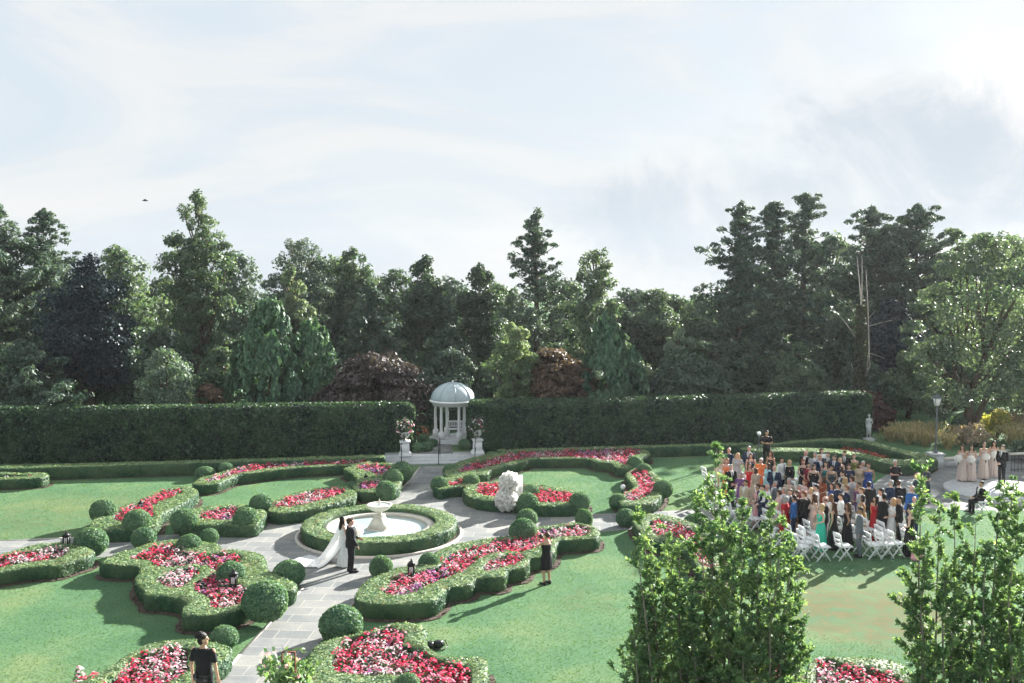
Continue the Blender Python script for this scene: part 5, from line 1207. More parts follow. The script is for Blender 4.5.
def jacket_mesh(J, lo=.84, open_=False, voxel=.016, sleeve=1.0, grow=.022, name='jacket'):
    f = J['f']; k = .90 if f else 1.0; g = grow; mb = MB()
    mb.loft([(0, 0, lo, .185 + g * .5, .125 + g * .6), (0, 0, .95, .172 + g, .118 + g), (0, 0, 1.12, .142 * k + g, .10 + g), (0, 0, 1.25, .162 * k + g, .112 + g), (0, 0, 1.36, .178 * k + g, .105 + g), (0, .005, 1.43, .165 * k + g * .6, .08 + g * .6), (0, .01, 1.475, .085, .07)], 22)
    for q in (0, 1):
        a, b, c = [np.array(p, float) for p in (J['sh'][q], J['el'][q], J['wr'][q])]
        mb.cap(a, .056 * k + g * .5, b, .044 * k + g * .5)
        if sleeve > .5: e = b + (c - b) * min(1, sleeve); mb.cap(b, .044 * k + g * .5, e - (c - b) * .05, .032 * k + g * .45)
    return remesh(mb, name, voxel, 3)
def tshirt_mesh(J, lo=.90): 
    f = J['f']; k = .9 if f else 1.0; g = .016; mb = MB()
    mb.loft([(0, 0, lo, .165 + g, .115 + g), (0, 0, 1.12, .142 * k + g, .10 + g), (0, 0, 1.25, .160 * k + g, .112 + g), (0, 0, 1.36, .175 * k + g, .105 + g), (0, .005, 1.43, .16 * k + g * .6, .08 + g * .6), (0, .01, 1.47, .085, .07)], 22)
    for q in (0, 1):
        a, b = [np.array(p, float) for p in (J['sh'][q], J['el'][q])]; mb.cap(a * [.93, 1, 1] + [0, 0, -.014], .063 * k, a + (b - a) * .62, .058 * k)
    return remesh(mb, 'shirt', .015, 3)
def trousers_mesh(J, voxel=.016):
    mb = MB(); mb.loft([(0, 0, .82, .12, .10), (0, 0, .90, .178, .122), (0, 0, 1.02, .160, .118)], 20)
    for q in (0, 1):
        mb.cap(J['hip'][q], .092, J['kn'][q], .070); x, y, z = J['an'][q]; mb.cap(J['kn'][q], .070, (x, y, .09), .058)
    return remesh(mb, 'trousers', voxel, 3)
def shoes_mesh(J, heel=False):
    mb = MB()
    for q in (0, 1): x, y, z = J['an'][q]; mb.cap((x, y + .035, .045), .046, (x * 1.12, y - .17, .032), .034); mb.cap((x, y + .03, .03), .04, (x, y + .02, .09), .042)
    return remesh(mb, 'shoes', .013, 2)
def shirtfront_mesh(J):
    """white shirt triangle and collar standing a little proud of the jacket"""
    mb = MB(); y = -.140
    V = np.array([[-.055, -.10, 1.475], [.055, -.10, 1.475], [.0, y - .008, 1.17], [-.05, y - .004, 1.38], [.05, y - .004, 1.38], [0, y - .010, 1.47]]) 
    V2 = V + [0, .03, 0]
    mb.add(np.concatenate([V, V2]), [np.array([[0, 5, 3], [5, 1, 4], [5, 4, 2], [5, 2, 3], [6, 9, 11], [11, 10, 7], [11, 8, 10], [11, 9, 8]]), np.array([[0, 3, 9, 6], [3, 2, 8, 9], [2, 4, 10, 8], [4, 1, 7, 10]])])
    mb.loft([(0, .005, 1.455, .075, .068), (0, .0, 1.50, .064, .062)], 16); return mb.mesh('shirt_front', DUM)
def tie_mesh():
    mb = MB(); mb.box((0, -.152, 1.32), (.035, .012, .30), 0, .7); mb.box((0, -.135, 1.462), (.034, .02, .03)); return mb.mesh('tie', DUM)
def dress_mesh(J, hem=.06, flare=.26, top='strap', bust=1.36, voxel=.018, train=False, fit=0.0):
    mb = MB(); g = .012
    hipr = .175
    rg = [(0, 0, 1.02, .150, .118), (0, 0, 1.12, .128 + g, .092 + g), (0, -.01, 1.25, .146 + g, .125 + g), (0, -.01, 1.31, .150 + g, .128 + g), (0, -.0, bust, .146 + g, .105 + g)]
    lo = [(0, 0, hem, flare, flare * .85), (0, 0, hem + (.92 - hem) * .5, (flare + hipr) / 2 * (1 - fit * .2), (flare * .85 + .14) / 2 * (1 - fit * .2)), (0, 0, .92, hipr + g, .13 + g)]
    mb.loft(lo + rg, 26)
    if top in ('strap',):
        for q in (-1, 1): mb.cap((q * .085, -.09, bust - .02), .017, (q * .09, .0, 1.455), .014, 6); mb.cap((q * .09, .0, 1.455), .014, (q * .08, .08, bust - .02), .017, 6)
    elif top == 'one': mb.cap((-.09, -.09, bust - .02), .03, (-.11, .0, 1.45), .03, 6); mb.cap((-.11, .0, 1.45), .03, (-.08, .08, bust - .02), .03, 6)
    elif top in ('short', 'long'):
        mb.loft([(0, 0, bust - .06, .155, .12), (0, 0, 1.43, .145, .088), (0, .01, 1.465, .08, .07)], 20)
        for q in (0, 1):
            a, b, c = [np.array(p, float) for p in (J['sh'][q], J['el'][q], J['wr'][q])]; mb.cap(a, .058, a + (b - a) * (.6 if top == 'short' else 1), .052)
            if top == 'long': mb.cap(b, .05, b + (c - b) * .92, .04)
    me = remesh(mb, 'dress', voxel, 3)
    # folds in the skirt
    n = len(me.vertices); co = np.empty(n * 3); me.vertices.foreach_get('co', co); co = co.reshape(n, 3); a = np.arctan2(co[:, 1], co[:, 0]); k = np.clip((.95 - co[:, 2]) / .9, 0, 1) * flare * .11
    w = np.sin(a * 9 + np.sin(a * 3) * 1.5) * k; r = np.hypot(co[:, 0], co[:, 1]) + 1e-6; co[:, 0] += co[:, 0] / r * w; co[:, 1] += co[:, 1] / r * w; me.vertices.foreach_set('co', co.ravel()); me.update(); return me
def hair_mesh(kind, turn=0.0, z=1.63):
    t = MB()
    if kind == 'short': t.ell((0, .024, z + .048), (.080, .090, .082), 16, 10); t.ell((0, .055, z - .005), (.066, .052, .07), 12, 8); t.ell((0, -.045, z + .095), (.055, .04, .028), 10, 7)
    if kind == 'curly':
        t.ell((0, .022, z + .055), (.085, .095, .085), 16, 10); t.ell((0, .05, z - .02), (.080, .062, .085), 12, 8)
        for k in range(60): d = unit(rng.normal(size=(1, 3)))[0]; d[2] = abs(d[2]) * .9; d[1] = d[1] + .35; t.ell(np.array([0, .025, z + .06]) + d * [.078, .09, .09], (.024, .024, .024), 6, 5)
    if kind == 'bald': t.ell((0, .060, z - .0), (.070, .045, .045), 12, 8); t.ell((-.066, .03, z + .0), (.018, .045, .03), 8, 6); t.ell((.066, .03, z + .0), (.018, .045, .03), 8, 6)
    if kind in ('long', 'wavy'):
        t.ell((0, .024, z + .045), (.086, .095, .088), 16, 10); t.loft([(0, .095, 1.24, .07, .022), (0, .095, 1.34, .115, .04), (0, .065, 1.46, .11, .062), (0, .045, 1.56, .095, .066), (0, .04, 1.64, .085, .062)], 16)
        for q in (-1, 1): t.cap((q * .075, -.005, z + .03), .022, (q * .105, -.035, 1.40), .028, 8)
    if kind in ('bun',): t.ell((0, .024, z + .045), (.080, .090, .083), 16, 10); t.ell((0, .055, z + .0), (.066, .05, .065), 12, 8); t.ell((0, .115, z + .035), (.042, .038, .042), 10, 7)
    if kind == 'bob': t.ell((0, .024, z + .04), (.090, .098, .09), 16, 10); t.loft([(0, .03, 1.50, .088, .07), (0, .03, 1.60, .094, .076)], 16)
    c, s_ = math.cos(turn), math.sin(turn); V, F, _ = t.arrays(); V = V @ np.array([[c, s_, 0], [-s_, c, 0], [0, 0, 1]]); m2 = MB(); m2.add(V, F)
    return remesh(m2, 'hair', .011, 2)

LIB = {}
def lib(key, fn):
    if key not in LIB:
        LIB[key] = fn()
        if not LIB[key].materials: LIB[key].materials.append(DUM)
    return LIB[key]
def mpart(name, me, root, mat, slot=0):
    o = bpy.data.objects.new(name, me); COL.objects.link(o); o.parent = root
    o.material_slots[0].link = 'OBJECT'; o.material_slots[0].material = mat; return o
SKIN = {'l': (.62, .40, .30), 'm': (.50, .30, .20), 't': (.36, .20, .12), 'd': (.14, .08, .055), 'r': (.60, .33, .26)}
HAIR = {'bk': (.015, .012, .012), 'br': (.07, .035, .02), 'lb': (.20, .11, .055), 'bl': (.50, .34, .17), 'gr': (.35, .34, .33), 'wh': (.65, .63, .60), 'au': (.22, .07, .03)}
C = dict(black=(.012, .012, .014), navy=(.018, .03, .065), blue=(.03, .12, .35), grey=(.12, .14, .16), lgrey=(.36, .38, .40), white=(.80, .80, .79), red=(.50, .015, .025), burg=(.22, .01, .03), green=(.04, .52, .36), teal=(.02, .20, .23),
    pink=(.75, .38, .40), blush=(.72, .50, .46), beige=(.50, .40, .30), orange=(.75, .20, .06), lblue=(.35, .62, .68), olive=(.20, .22, .06), gold=(.45, .28, .08), brown=(.13, .07, .04), cream=(.72, .64, .52), champ=(.55, .45, .40), cobalt=(.03, .07, .28), charcoal=(.045, .06, .07), purple=(.18, .08, .2), rust=(.35, .10, .05))
def person(label, pos, yaw, height, kind, hair=('short', 'br'), skin='l', top='black', bottom='black', shirt='white', tie=None, pose=None, group=None, name='person', turn=0.0, bald=False):
    """kind: suit, shirt, tee, long, knee, cover"""
    fem = kind in ('long', 'knee', 'blouse'); sex = 'f' if fem else 'm'; pose = pose or 'clasp'; tk = round(turn * 2) / 2
    s = height / 1.75
    root = empty(name, pos, label, 'person', group, rz=R(yaw), s=s)
    J = mannequin(sex, pose, turn=tk); key = (sex, pose)
    sk = cmat(SKIN[skin], .5, 'skin')
    mpart('body', lib(('b', sex, pose, tk), lambda: body_mesh(J, 'body')), root, sk)
    if hair: mpart('hair', lib(('h', hair[0], tk), lambda: hair_mesh(hair[0], tk)), root, cmat(HAIR[hair[1]], .6, 'hair'))
    if kind in ('suit', 'shirt', 'tee'):
        if kind == 'tee': mpart('shirt', lib(('t',) + key, lambda: tshirt_mesh(J)), root, cmat(C[top]))
        else: mpart('jacket' if kind == 'suit' else 'shirt', lib(('j', kind) + key, lambda: jacket_mesh(J, lo=.80 if kind == 'suit' else .90, grow=.024 if kind == 'suit' else .014)), root, cmat(C[top]))
        mpart('trousers', lib(('tr', sex), lambda: trousers_mesh(J)), root, cmat(C[bottom])); mpart('shoes', lib(('sh', sex), lambda: shoes_mesh(J)), root, cmat(C['black'] if kind != 'x' else C['brown']))
        if kind == 'suit' and shirt:
            sf = mpart('shirt_front', lib(('sf',), lambda: shirtfront_mesh(J)), root, cmat(C[shirt]))
            if tie: mpart('tie', lib(('tie',), tie_mesh), root, cmat(C[tie]))
    else:
        tp = {'black': 'strap'}.get(top, 'strap'); tp = shirt if shirt in ('strap', 'one', 'short', 'long', 'bare') else 'strap'
        mpart('dress', lib(('d', kind, pose, tp), lambda: dress_mesh(J, hem=.05 if kind == 'long' else .52, flare=.25 if kind == 'long' else .20, top=tp)), root, cmat(C[top])); mpart('shoes', lib(('sh', sex), lambda: shoes_mesh(J)), root, cmat(C[bottom]))
    return root

def by_head(px, py, h): return G(px, py, h)
GG = 'wedding guests standing among the white chairs'
GUESTS = [
 # px, py (top of head), height, yaw, kind, hair, skin, top, bottom, extra, label
 (729, 447.5, 1.80, 40, 'shirt', ('bald', 'gr'), 'r', 'navy', 'charcoal', {}, 'bald man in a dark navy shirt at the back left of the crowd'),
 (737.5, 453, 1.68, 30, 'long', ('long', 'bl'), 'l', 'lgrey', 'beige', {'shirt': 'short'}, 'woman with long blond hair in a pale grey dress at the back left'),
 (749, 446, 1.85, 20, 'suit', ('short', 'gr'), 'r', 'navy', 'navy', {'tie': 'navy'}, 'tall grey-haired man in a dark suit at the back left'),
 (751, 453.5, 1.60, 25, 'knee', ('long', 'lb'), 'l', 'navy', 'black', {}, 'woman in a short navy dress in front of the tall grey-haired man'),
 (771, 451, 1.72, 60, 'long', ('long', 'br'), 'm', 'black', 'black', {}, 'dark-haired woman in a black strappy dress alone near the video camera'),
 (761, 458, 1.65, 20, 'long', ('short', 'wh'), 'r', 'orange', 'beige', {'shirt': 'long'}, 'white-haired person in a bright orange dress on the left'),
 (749.5, 463, 1.66, 10, 'long', ('long', 'br'), 'm', 'red', 'red', {}, 'woman in a bright red strappy dress at the left of the crowd'),
 (755.5, 468, 1.60, 160, 'long', ('bob', 'br'), 'l', 'beige', 'beige', {'shirt': 'short'}, 'woman in a beige patterned dress right of the woman in bright red'),
 (767.7, 463, 1.66, 60, 'long', ('long', 'br'), 'l', 'lblue', 'white', {'shirt': 'short'}, 'woman in a pale turquoise dress beside the man in a blue suit'),
 (774.5, 465.3, 1.80, 5, 'suit', ('bald', 'lb'), 'r', 'navy', 'grey', {'tie': 'lblue'}, 'balding man in a blue suit beside the woman in pale turquoise'),
 (782, 457.5, 1.76, -20, 'suit', ('short', 'bk'), 'm', 'white', 'navy', {'tie': 'navy'}, 'young dark-haired man in white with a navy tie'),
 (790, 460, 1.74, -10, 'long', ('bob', 'bl'), 'l', 'black', 'black', {'shirt': 'long'}, 'blond woman in a loose black dress with long sleeves'),
 (731, 464.5, 1.78, 0, 'suit', ('short', 'gr'), 'r', 'black', 'black', {'tie': 'black'}, 'man in a black jacket and white shirt just right of the leftmost chairs'),
 (727, 458.5, 1.62, 30, 'long', ('bob', 'au'), 'r', 'orange', 'black', {}, 'auburn-haired woman in an orange top at the far left of the crowd'),
 (721, 451, 1.68, 40, 'knee', ('bob', 'lb'), 'l', 'beige', 'beige', {}, 'light-haired woman behind the tip of the leafy tree'),
 (767, 484, 1.78, 110, 'shirt', ('bald', 'gr'), 'r', 'white', 'charcoal', {}, 'bald man in a white shirt left of centre in the crowd'),
 (758, 484, 1.70, 90, 'long', ('short', 'br'), 'm', 'pink', 'pink', {'shirt': 'short'}, 'person in a pale pink top partly behind the tall twig of the tree'),
 (762.5, 485, 1.74, 70, 'suit', ('short', 'bk'), 'l', 'navy', 'navy', {}, 'man in a dark navy jacket squeezed behind the bald man in white'),
 (803.5, 459, 1.70, -10, 'long', ('bob', 'au'), 'l', 'black', 'black', {}, 'auburn-haired woman in a sleeveless black dress'),
 (808.5, 462.4, 1.68, 10, 'long', ('bob', 'bk'), 'l', 'burg', 'burg', {'shirt': 'short'}, 'woman in a burgundy dress right of the auburn-haired one'),
 (814, 464.5, 1.66, 20, 'long', ('bob', 'br'), 'l', 'black', 'black', {}, 'brown-haired woman in black touching the woman in burgundy'),
 (806, 450.6, 1.78, 10, 'suit', ('bald', 'gr'), 'r', 'black', 'black', {}, 'balding man in black in the rear row'),
 (820, 455, 1.82, 0, 'suit', ('short', 'bl'), 'r', 'navy', 'navy', {'tie': 'lgrey'}, 'blond man in a navy suit with a grey tie in the rear rows'),
 (815, 452.3, 1.76, 10, 'suit', ('short', 'gr'), 'r', 'lgrey', 'grey', {}, 'man in a light grey jacket left of the blond man'),
 (821.7, 448.3, 1.70, -20, 'long', ('bob', 'br'), 'l', 'white', 'white', {'shirt': 'short'}, 'woman in a white top at the very back of the crowd'),
 (828, 452, 1.80, 0, 'suit', ('short', 'br'), 'l', 'charcoal', 'charcoal', {'tie': 'charcoal'}, 'man in a charcoal suit at the back centre'),
 (834.5, 455, 1.80, -5, 'suit', ('short', 'lb'), 'l', 'navy', 'navy', {'tie': 'blue'}, 'man in a navy suit with a blue tie at the back centre'),
 (826, 461.5, 1.68, 10, 'long', ('long', 'br'), 'l', 'teal', 'teal', {'shirt': 'strap'}, 'woman in a long teal dress in the middle of the crowd'),
 (832, 465, 1.68, 20, 'long', ('bob', 'bk'), 'm', 'charcoal', 'black', {}, 'woman in a charcoal dress right of the teal dress'),
 (840, 458, 1.68, 25, 'long', ('bob', 'bl'), 'l', 'black', 'black', {}, 'blond woman in a sleeveless black dress near the oval hedge'),
 (844.3, 451, 1.80, 20, 'suit', ('short', 'lb'), 'l', 'black', 'black', {'tie': 'black'}, 'young man in a black suit and open white shirt at the back right'),
 (849, 464, 1.66, 20, 'long', ('bob', 'br'), 'l', 'navy', 'navy', {'shirt': 'short'}, 'woman in a navy dress with short sleeves near the oval hedge'),
 (854, 454, 1.68, 5, 'long', ('short', 'bl'), 'l', 'olive', 'olive', {}, 'woman in an olive green dress at the back right'),
 (860, 463, 1.66, -10, 'long', ('bob', 'br'), 'l', 'beige', 'beige', {'shirt': 'long'}, 'woman in a beige lace dress beside the woman in olive'),
 (868.5, 463, 1.70, 30, 'long', ('bun', 'br'), 'm', 'cobalt', 'teal', {}, 'woman in a sleeveless royal blue dress at the right of the rear group'),
 (863.5, 461, 1.66, 10, 'knee', ('short', 'wh'), 'r', 'lgrey', 'white', {'shirt': 'short'}, 'white-haired woman left of the royal blue dress'),
 (845, 477, 1.66, 150, 'long', ('long', 'bl'), 'l', 'cream', 'beige', {'shirt': 'short'}, 'woman with long blond hair seen from behind in the middle'),
 (852, 476, 1.82, 160, 'suit', ('short', 'br'), 'r', 'lgrey', 'grey', {}, 'man in a pale grey suit seen from behind'),
 (869, 481.5, 1.80, 170, 'suit', ('short', 'bk'), 'l', 'black', 'black', {}, 'broad man in a black jacket seen from behind at right centre'),
 (847, 485, 1.74, 120, 'suit', ('short', 'lb'), 'l', 'navy', 'navy', {}, 'light-haired man in a dark navy jacket behind the boy in white'),
 (838.5, 482.5, 1.78, 130, 'suit', ('short', 'bk'), 'm', 'navy', 'navy', {}, 'black-haired man in a blue jacket in the middle rows'),
 (832, 483, 1.68, 100, 'long', ('long', 'br'), 'l', 'cobalt', 'navy', {'shirt': 'short'}, 'long brown-haired woman in a blue dress in the middle rows'),
 (816, 484.5, 1.72, 120, 'shirt', ('short', 'bk'), 'l', 'white', 'grey', {}, 'black-haired man in a white shirt in the middle rows'),
 (810.5, 487.5, 1.68, 100, 'long', ('bob', 'bl'), 'l', 'cream', 'cream', {'shirt': 'long'}, 'blond woman in cream left of the pink dress'),
 (804.5, 479.5, 1.66, 80, 'long', ('bob', 'au'), 'l', 'blush', 'rust', {'shirt': 'short'}, 'red-haired woman in a dusty rose dress in the middle rows'),
 (861.5, 487.5, 1.74, 110, 'suit', ('short', 'lb'), 'l', 'lgrey', 'lgrey', {}, 'light-haired man in a light grey suit facing left'),
 (779, 490, 1.62, 100, 'long', ('short', 'br'), 'l', 'blush', 'pink', {'shirt': 'short'}, 'woman in a pink lace dress right of the bald man in white'),
 (785.5, 496, 1.62, 140, 'long', ('bob', 'gr'), 'l', 'red', 'red', {'shirt': 'short'}, 'grey-haired woman in red just above the bright leaves of the tree'),
 (794, 495, 1.70, 110, 'shirt', ('short', 'bk'), 'm', 'blue', 'navy', {}, 'black-haired person in a bright blue shirt above the leafy tree'),
 (803.8, 491, 1.82, 150, 'suit', ('short', 'au'), 'l', 'black', 'black', {}, 'broad auburn-haired man in black seen from behind left of the pink dress'),
 (814, 494.2, 1.72, 110, 'long', ('long', 'br'), 'l', 'blush', 'pink', {}, 'tall woman with long brown hair in a blush pink dress behind the green one'),
 (821.5, 503.7, 1.70, 95, 'long', ('bob', 'bl'), 'l', 'green', 'green', {'shirt': 'one'}, 'blond woman in a bright emerald green dress in the last row'),
 (825, 496.2, 1.76, 130, 'suit', ('bald', 'br'), 'r', 'black', 'black', {}, 'balding man in a black waistcoat behind the emerald dress'),
 (834, 502.4, 1.70, 110, 'long', ('long', 'br'), 'm', 'black', 'black', {'shirt': 'one'}, 'woman in a one-shouldered black dress right of the emerald dress'),
 (830.5, 494, 1.68, 110, 'long', ('long', 'lb'), 'l', 'white', 'white', {'shirt': 'short'}, 'long light-haired woman in white behind the one-shouldered black dress'),
 (783, 487.5, 1.72, 60, 'suit', ('short', 'gr'), 'r', 'lgrey', 'grey', {}, 'grey-haired man behind the woman in pink lace'),
 (790, 489, 1.70, 60, 'suit', ('short', 'br'), 'l', 'charcoal', 'charcoal', {}, 'brown-haired man in charcoal left of the broad man in black'),
 (796.5, 490.5, 1.66, 60, 'knee', ('bob', 'br'), 'l', 'brown', 'black', {'shirt': 'short'}, 'brown-haired woman in brown beside the broad man in black'),
 (799, 484.7, 1.70, 90, 'long', ('short', 'gr'), 'r', 'burg', 'beige', {'shirt': 'short'}, 'woman in a plum patterned dress in the middle rows'),
 (841, 493.7, 1.60, 120, 'shirt', ('short', 'lb'), 'l', 'white', 'navy', {}, 'boy in a crisp white shirt in the middle of the crowd'),
 (848, 502.7, 1.70, 100, 'long', ('long', 'br'), 't', 'black', 'black', {'shirt': 'strap'}, 'tanned woman in a strappy black dress left of the man in the grey suit'),
 (860, 507, 1.76, 85, 'suit', ('short', 'bk'), 't', 'grey', 'grey', {'shirt': 'white', 'pose': 'side'}, 'man in a slate grey suit standing at the near end of the last row'),
 (862.5, 495, 1.66, 100, 'long', ('bob', 'bk'), 't', 'gold', 'gold', {}, 'black-haired woman in gold behind the man in the grey suit'),
 (875.8, 495.8, 1.68, 60, 'long', ('long', 'bk'), 'm', 'red', 'red', {'shirt': 'strap'}, 'black-haired woman in a red floral dress near the last row'),
 (884, 493.3, 1.82, 130, 'suit', ('short', 'bk'), 't', 'black', 'black', {'pose': 'side'}, 'large black-haired man in a dark suit right of the red floral dress'),
 (881, 488.2, 1.78, 110, 'shirt', ('short', 'bk'), 'm', 'white', 'charcoal', {}, 'man in a white shirt behind the large man in the dark suit'),
 (899.7, 496.2, 1.80, 80, 'shirt', ('short', 'bk'), 'm', 'black', 'black', {'pose': 'side'}, 'man in a black shirt and black trousers near the right tree'),
 (891, 480, 1.80, 150, 'suit', ('short', 'gr'), 'l', 'navy', 'navy', {}, 'man in a dark blue suit beside the stone path'),
 (899, 480.2, 1.78, 170, 'suit', ('short', 'br'), 'l', 'black', 'black', {}, 'brown-haired man in a black suit beside the stone path'),
 (912, 485.5, 1.80, 150, 'suit', ('bald', 'gr'), 'r', 'blue', 'navy', {'shirt': 'white'}, 'bald man in a medium blue suit near the right tree'),
 (914.4, 496.5, 1.70, 30, 'suit', ('bald', 'gr'), 'r', 'navy', 'navy', {'tie': 'red'}, 'bald man in navy with a red tie facing the camera'),
 (911, 507.3, 1.72, 90, 'long', ('bun', 'bk'), 'l', 'black', 'black', {'shirt': 'strap'}, 'woman in a backless black dress at the right end of the last row'),
 (917, 472.8, 1.80, 100, 'suit', ('bald', 'gr'), 'r', 'charcoal', 'charcoal', {}, 'balding man in charcoal near the path behind the crowd'),
 (926.7, 465.5, 1.62, 60, 'knee', ('bob', 'br'), 'l', 'charcoal', 'black', {'shirt': 'short'}, 'woman in a patterned dark dress at the right near the low wall'),
 (842.5, 471, 1.72, 60, 'suit', ('short', 'br'), 'l', 'charcoal', 'charcoal', {}, 'brown-haired man in charcoal deep in the middle of the crowd'),
 (789, 478, 1.70, 40, 'knee', ('bob', 'gr'), 'r', 'beige', 'beige', {'shirt': 'short'}, 'grey-haired woman in tan behind the grey-haired man'),
 (775, 481, 1.70, 60, 'suit', ('short', 'gr'), 'r', 'grey', 'grey', {}, 'grey-haired man in a mid grey suit below the blue suit'),
 (823, 476, 1.70, 60, 'knee', ('long', 'br'), 'm', 'rust', 'black', {'shirt': 'short'}, 'long-haired woman in rust below the teal dress'),
 (858, 482, 1.66, 90, 'knee', ('bun', 'bk'), 'm', 'purple', 'black', {}, 'woman with a black bun in purple left of the broad man in black'),
 (741, 472, 1.70, 20, 'knee', ('bob', 'gr'), 'r', 'purple', 'black', {'shirt': 'short'}, 'grey-haired woman in purple half hidden behind the tree tip'),
 (746, 480, 1.74, 60, 'suit', ('short', 'br'), 'm', 'beige', 'beige', {}, 'man in a tan jacket half hidden behind the tree tip'),
 (893, 498, 1.68, 110, 'knee', ('long', 'bl'), 'l', 'white', 'white', {'shirt': 'short'}, 'blond woman in white between the two men in black'),
]
PEOPLE = []
for (px, py, h, yaw, kind, hair, skin, top, bot, ex, lb) in GUESTS:
    z = .006; g = G(px, py, h + z); pos = np.array([g[0], g[1], z]); hair = (hair[0], {'bl': 'lb', 'lb': 'br'}.get(hair[1], hair[1])) if 'blond' not in lb and 'light-haired' not in lb else hair; ps = ex.get('pose', random.choice(['clasp', 'side', 'arm', 'back'] if kind != 'tee' else ['clasp']))
    ex2 = {k: v for k, v in ex.items() if k != 'pose'}
    rt = person(lb, pos, -(yaw + rng.normal(0, 14)), h, kind, hair, skin, top, bot, pose=ps, group=GG, turn=random.choice([0, 0, .5, -.5]), **ex2); wd = rng.uniform(.96, 1.13); rt.scale.x *= wd; rt.scale.y *= wd * rng.uniform(.97, 1.08); PEOPLE.append((pos, lb))

# yaw: 0 faces the camera, +90 faces the left edge (object rotation is negative)
# chair rows: seats face the platform
CF = np.array([.975, .22]); CF /= np.linalg.norm(CF)
def chair_proto():
    root = empty('folding_chair', (0, 0, 0), 'x', 'chair', 'white folding chairs of the ceremony'); m = M['white']   # faces +X
    mb = MB(); mb.box((.02, 0, .435), (.40, .42, .04)); mb.box((.02, 0, .462), (.35, .37, .03)); link('seat', mb.mesh('seat', m), root)
    mb = MB(); mb.box((-.22, 0, .78), (.03, .40, .13)); mb.box((-.20, 0, .62), (.025, .39, .07)); link('backrest', mb.mesh('backrest', m), root)
    for s in (-.205, .205):
        mb = MB(); mb.tube([(-.235, s, .84), (-.17, s, .52), (-.06, s, .40), (.21, s, .0)], .025, 6); link('frame_leg', mb.mesh('frame_leg', m), root)
        mb = MB(); mb.tube([(.14, s * .88, .43), (-.02, s * .88, .27), (-.24, s * .88, .0)], .024, 6); link('rear_leg', mb.mesh('rear_leg', m), root)
    mb = MB(); mb.tube([(.13, -.2, .13), (.13, .2, .13)], .012, 6); mb.tube([(-.17, -.18, .09), (-.17, .18, .09)], .012, 6); link('stretcher', mb.mesh('stretcher', m), root)
    return root
CP = chair_proto(); CP.scale = (1.1, 1.08, 1.1); CUSED = [False]; CPOS = []
def place_chair(p, label, rz=None):
    p = np.array(p[:2]); 
    for q in CPOS:
        if np.linalg.norm(q - p) < .43: return None
    for q, _ in PEOPLE:
        if np.linalg.norm(q[:2] - p) < .25: return None
    CPOS.append(p)
    if not CUSED[0]: r = CP; CUSED[0] = True
    else:
        r = CP.copy(); COL.objects.link(r)
        for ch in list(CP.children): c = ch.copy(); COL.objects.link(c); c.parent = r
    r.location = (p[0], p[1], .006); r.rotation_euler = (0, 0, (math.atan2(CF[1], CF[0]) if rz is None else rz) + rng.normal(0, .02)); r['label'] = label; return r
for k, (x, y, lb) in enumerate([(821, 560, 'white folding chair nearest the camera, below and right of the emerald dress'), (843, 559.5, 'white folding chair left of the slate grey suit man in the last row'), (872, 558, 'white folding chair just right of the slate grey suit man'), (895, 556.5, 'white folding chair at the right end of the last row beside the pink bag'),
    (806, 556, 'white folding chair left of the nearest one, by the tree leaves'), (793, 549, 'white folding chair half hidden by leaves left of the emerald dress'), (832, 551, 'white folding chair behind the second one from the left in the last row'), (857, 550, 'white folding chair directly behind the slate grey suit man'),
    (884, 551, 'white folding chair under the large man in the dark suit'), (783, 541, 'white folding chair peeking between the bright tree leaves'), (812, 545, 'white folding chair left of the hem of the emerald dress'), (909, 550, 'white folding chair behind the pink bag'),
    (771, 533, 'white folding chair glimpsed above the bright leaf clump'), (760, 524, 'white folding chair glimpsed left of the bright leaf clump'), (801, 534, 'white folding chair in the second line left of the emerald dress'), (789, 528, 'white folding chair half hidden left of the broad man in black'), (843, 541, 'white folding chair between the two women in black'), (869, 542, 'white folding chair behind the red floral dress'), (896, 540, 'white folding chair between the men in black'),
    (711, 496, 'leftmost white folding chair with its back to the lawn'), (715, 505, 'white folding chair just below the leftmost one'), (719, 513, 'third white folding chair down the left end column'), (708, 487, 'farthest white folding chair at the left end column'), (724, 521, 'white folding chair at the bottom of the left end column')]):
    place_chair(G(x, y, 0), lb)
def short(lb):
    w = lb.split()
    return ' '.join(w[:12])
for (x, y, lb) in ((815, 552, 'white chair wedged left of the second chair in the nearest line'), (850, 559, 'white chair immediately left of the slate grey suit trousers'), (884, 557.5, 'white chair in the nearest line, second from its right end'), (909, 558, 'white chair at the far right of the nearest line by the tree'), (800, 560, 'white chair low at the left end of the nearest line'), (826, 538, 'white chair under the one-shouldered black dress'), (856, 534, 'white chair right behind the tanned woman in black'), (880, 533, 'white chair in front of the red floral dress'), (776, 549, 'white chair showing through the upper leaves of the tree'), (905, 535, 'white chair between the black shirt and the backless dress'), (770, 541, 'white chair deepest among the tree leaves')): place_chair(G(x, y, 0), lb)
for pos, lb in PEOPLE: place_chair(pos[:2] - CF * .50, 'white chair behind the ' + short(lb))

# pink bag by the last chair
g = G(917, 560, 0); r = empty('handbag', g, 'pale pink bag with a ruffle on the grass beside the last chair', 'bag'); mb = MB(); mb.box((0, 0, .17), (.36, .2, .34), .2, .7)
V, F, _ = mb.arrays(); mb2 = MB(); mb2.ell((0, 0, .16), (.2, .15, .18), 14, 9); mb2.ell((-.1, -.05, .08), (.15, .12, .1), 10, 7); link('bag_body', mb2.mesh('bag_body', cmat(C['pink']), smooth=True), r)
mb = MB(); mb.tube([(-.1, 0, .3), (-.06, 0, .45), (.06, 0, .45), (.1, 0, .3)], .012, 6); link('handle', mb.mesh('handle', cmat(C['blush'])), r)

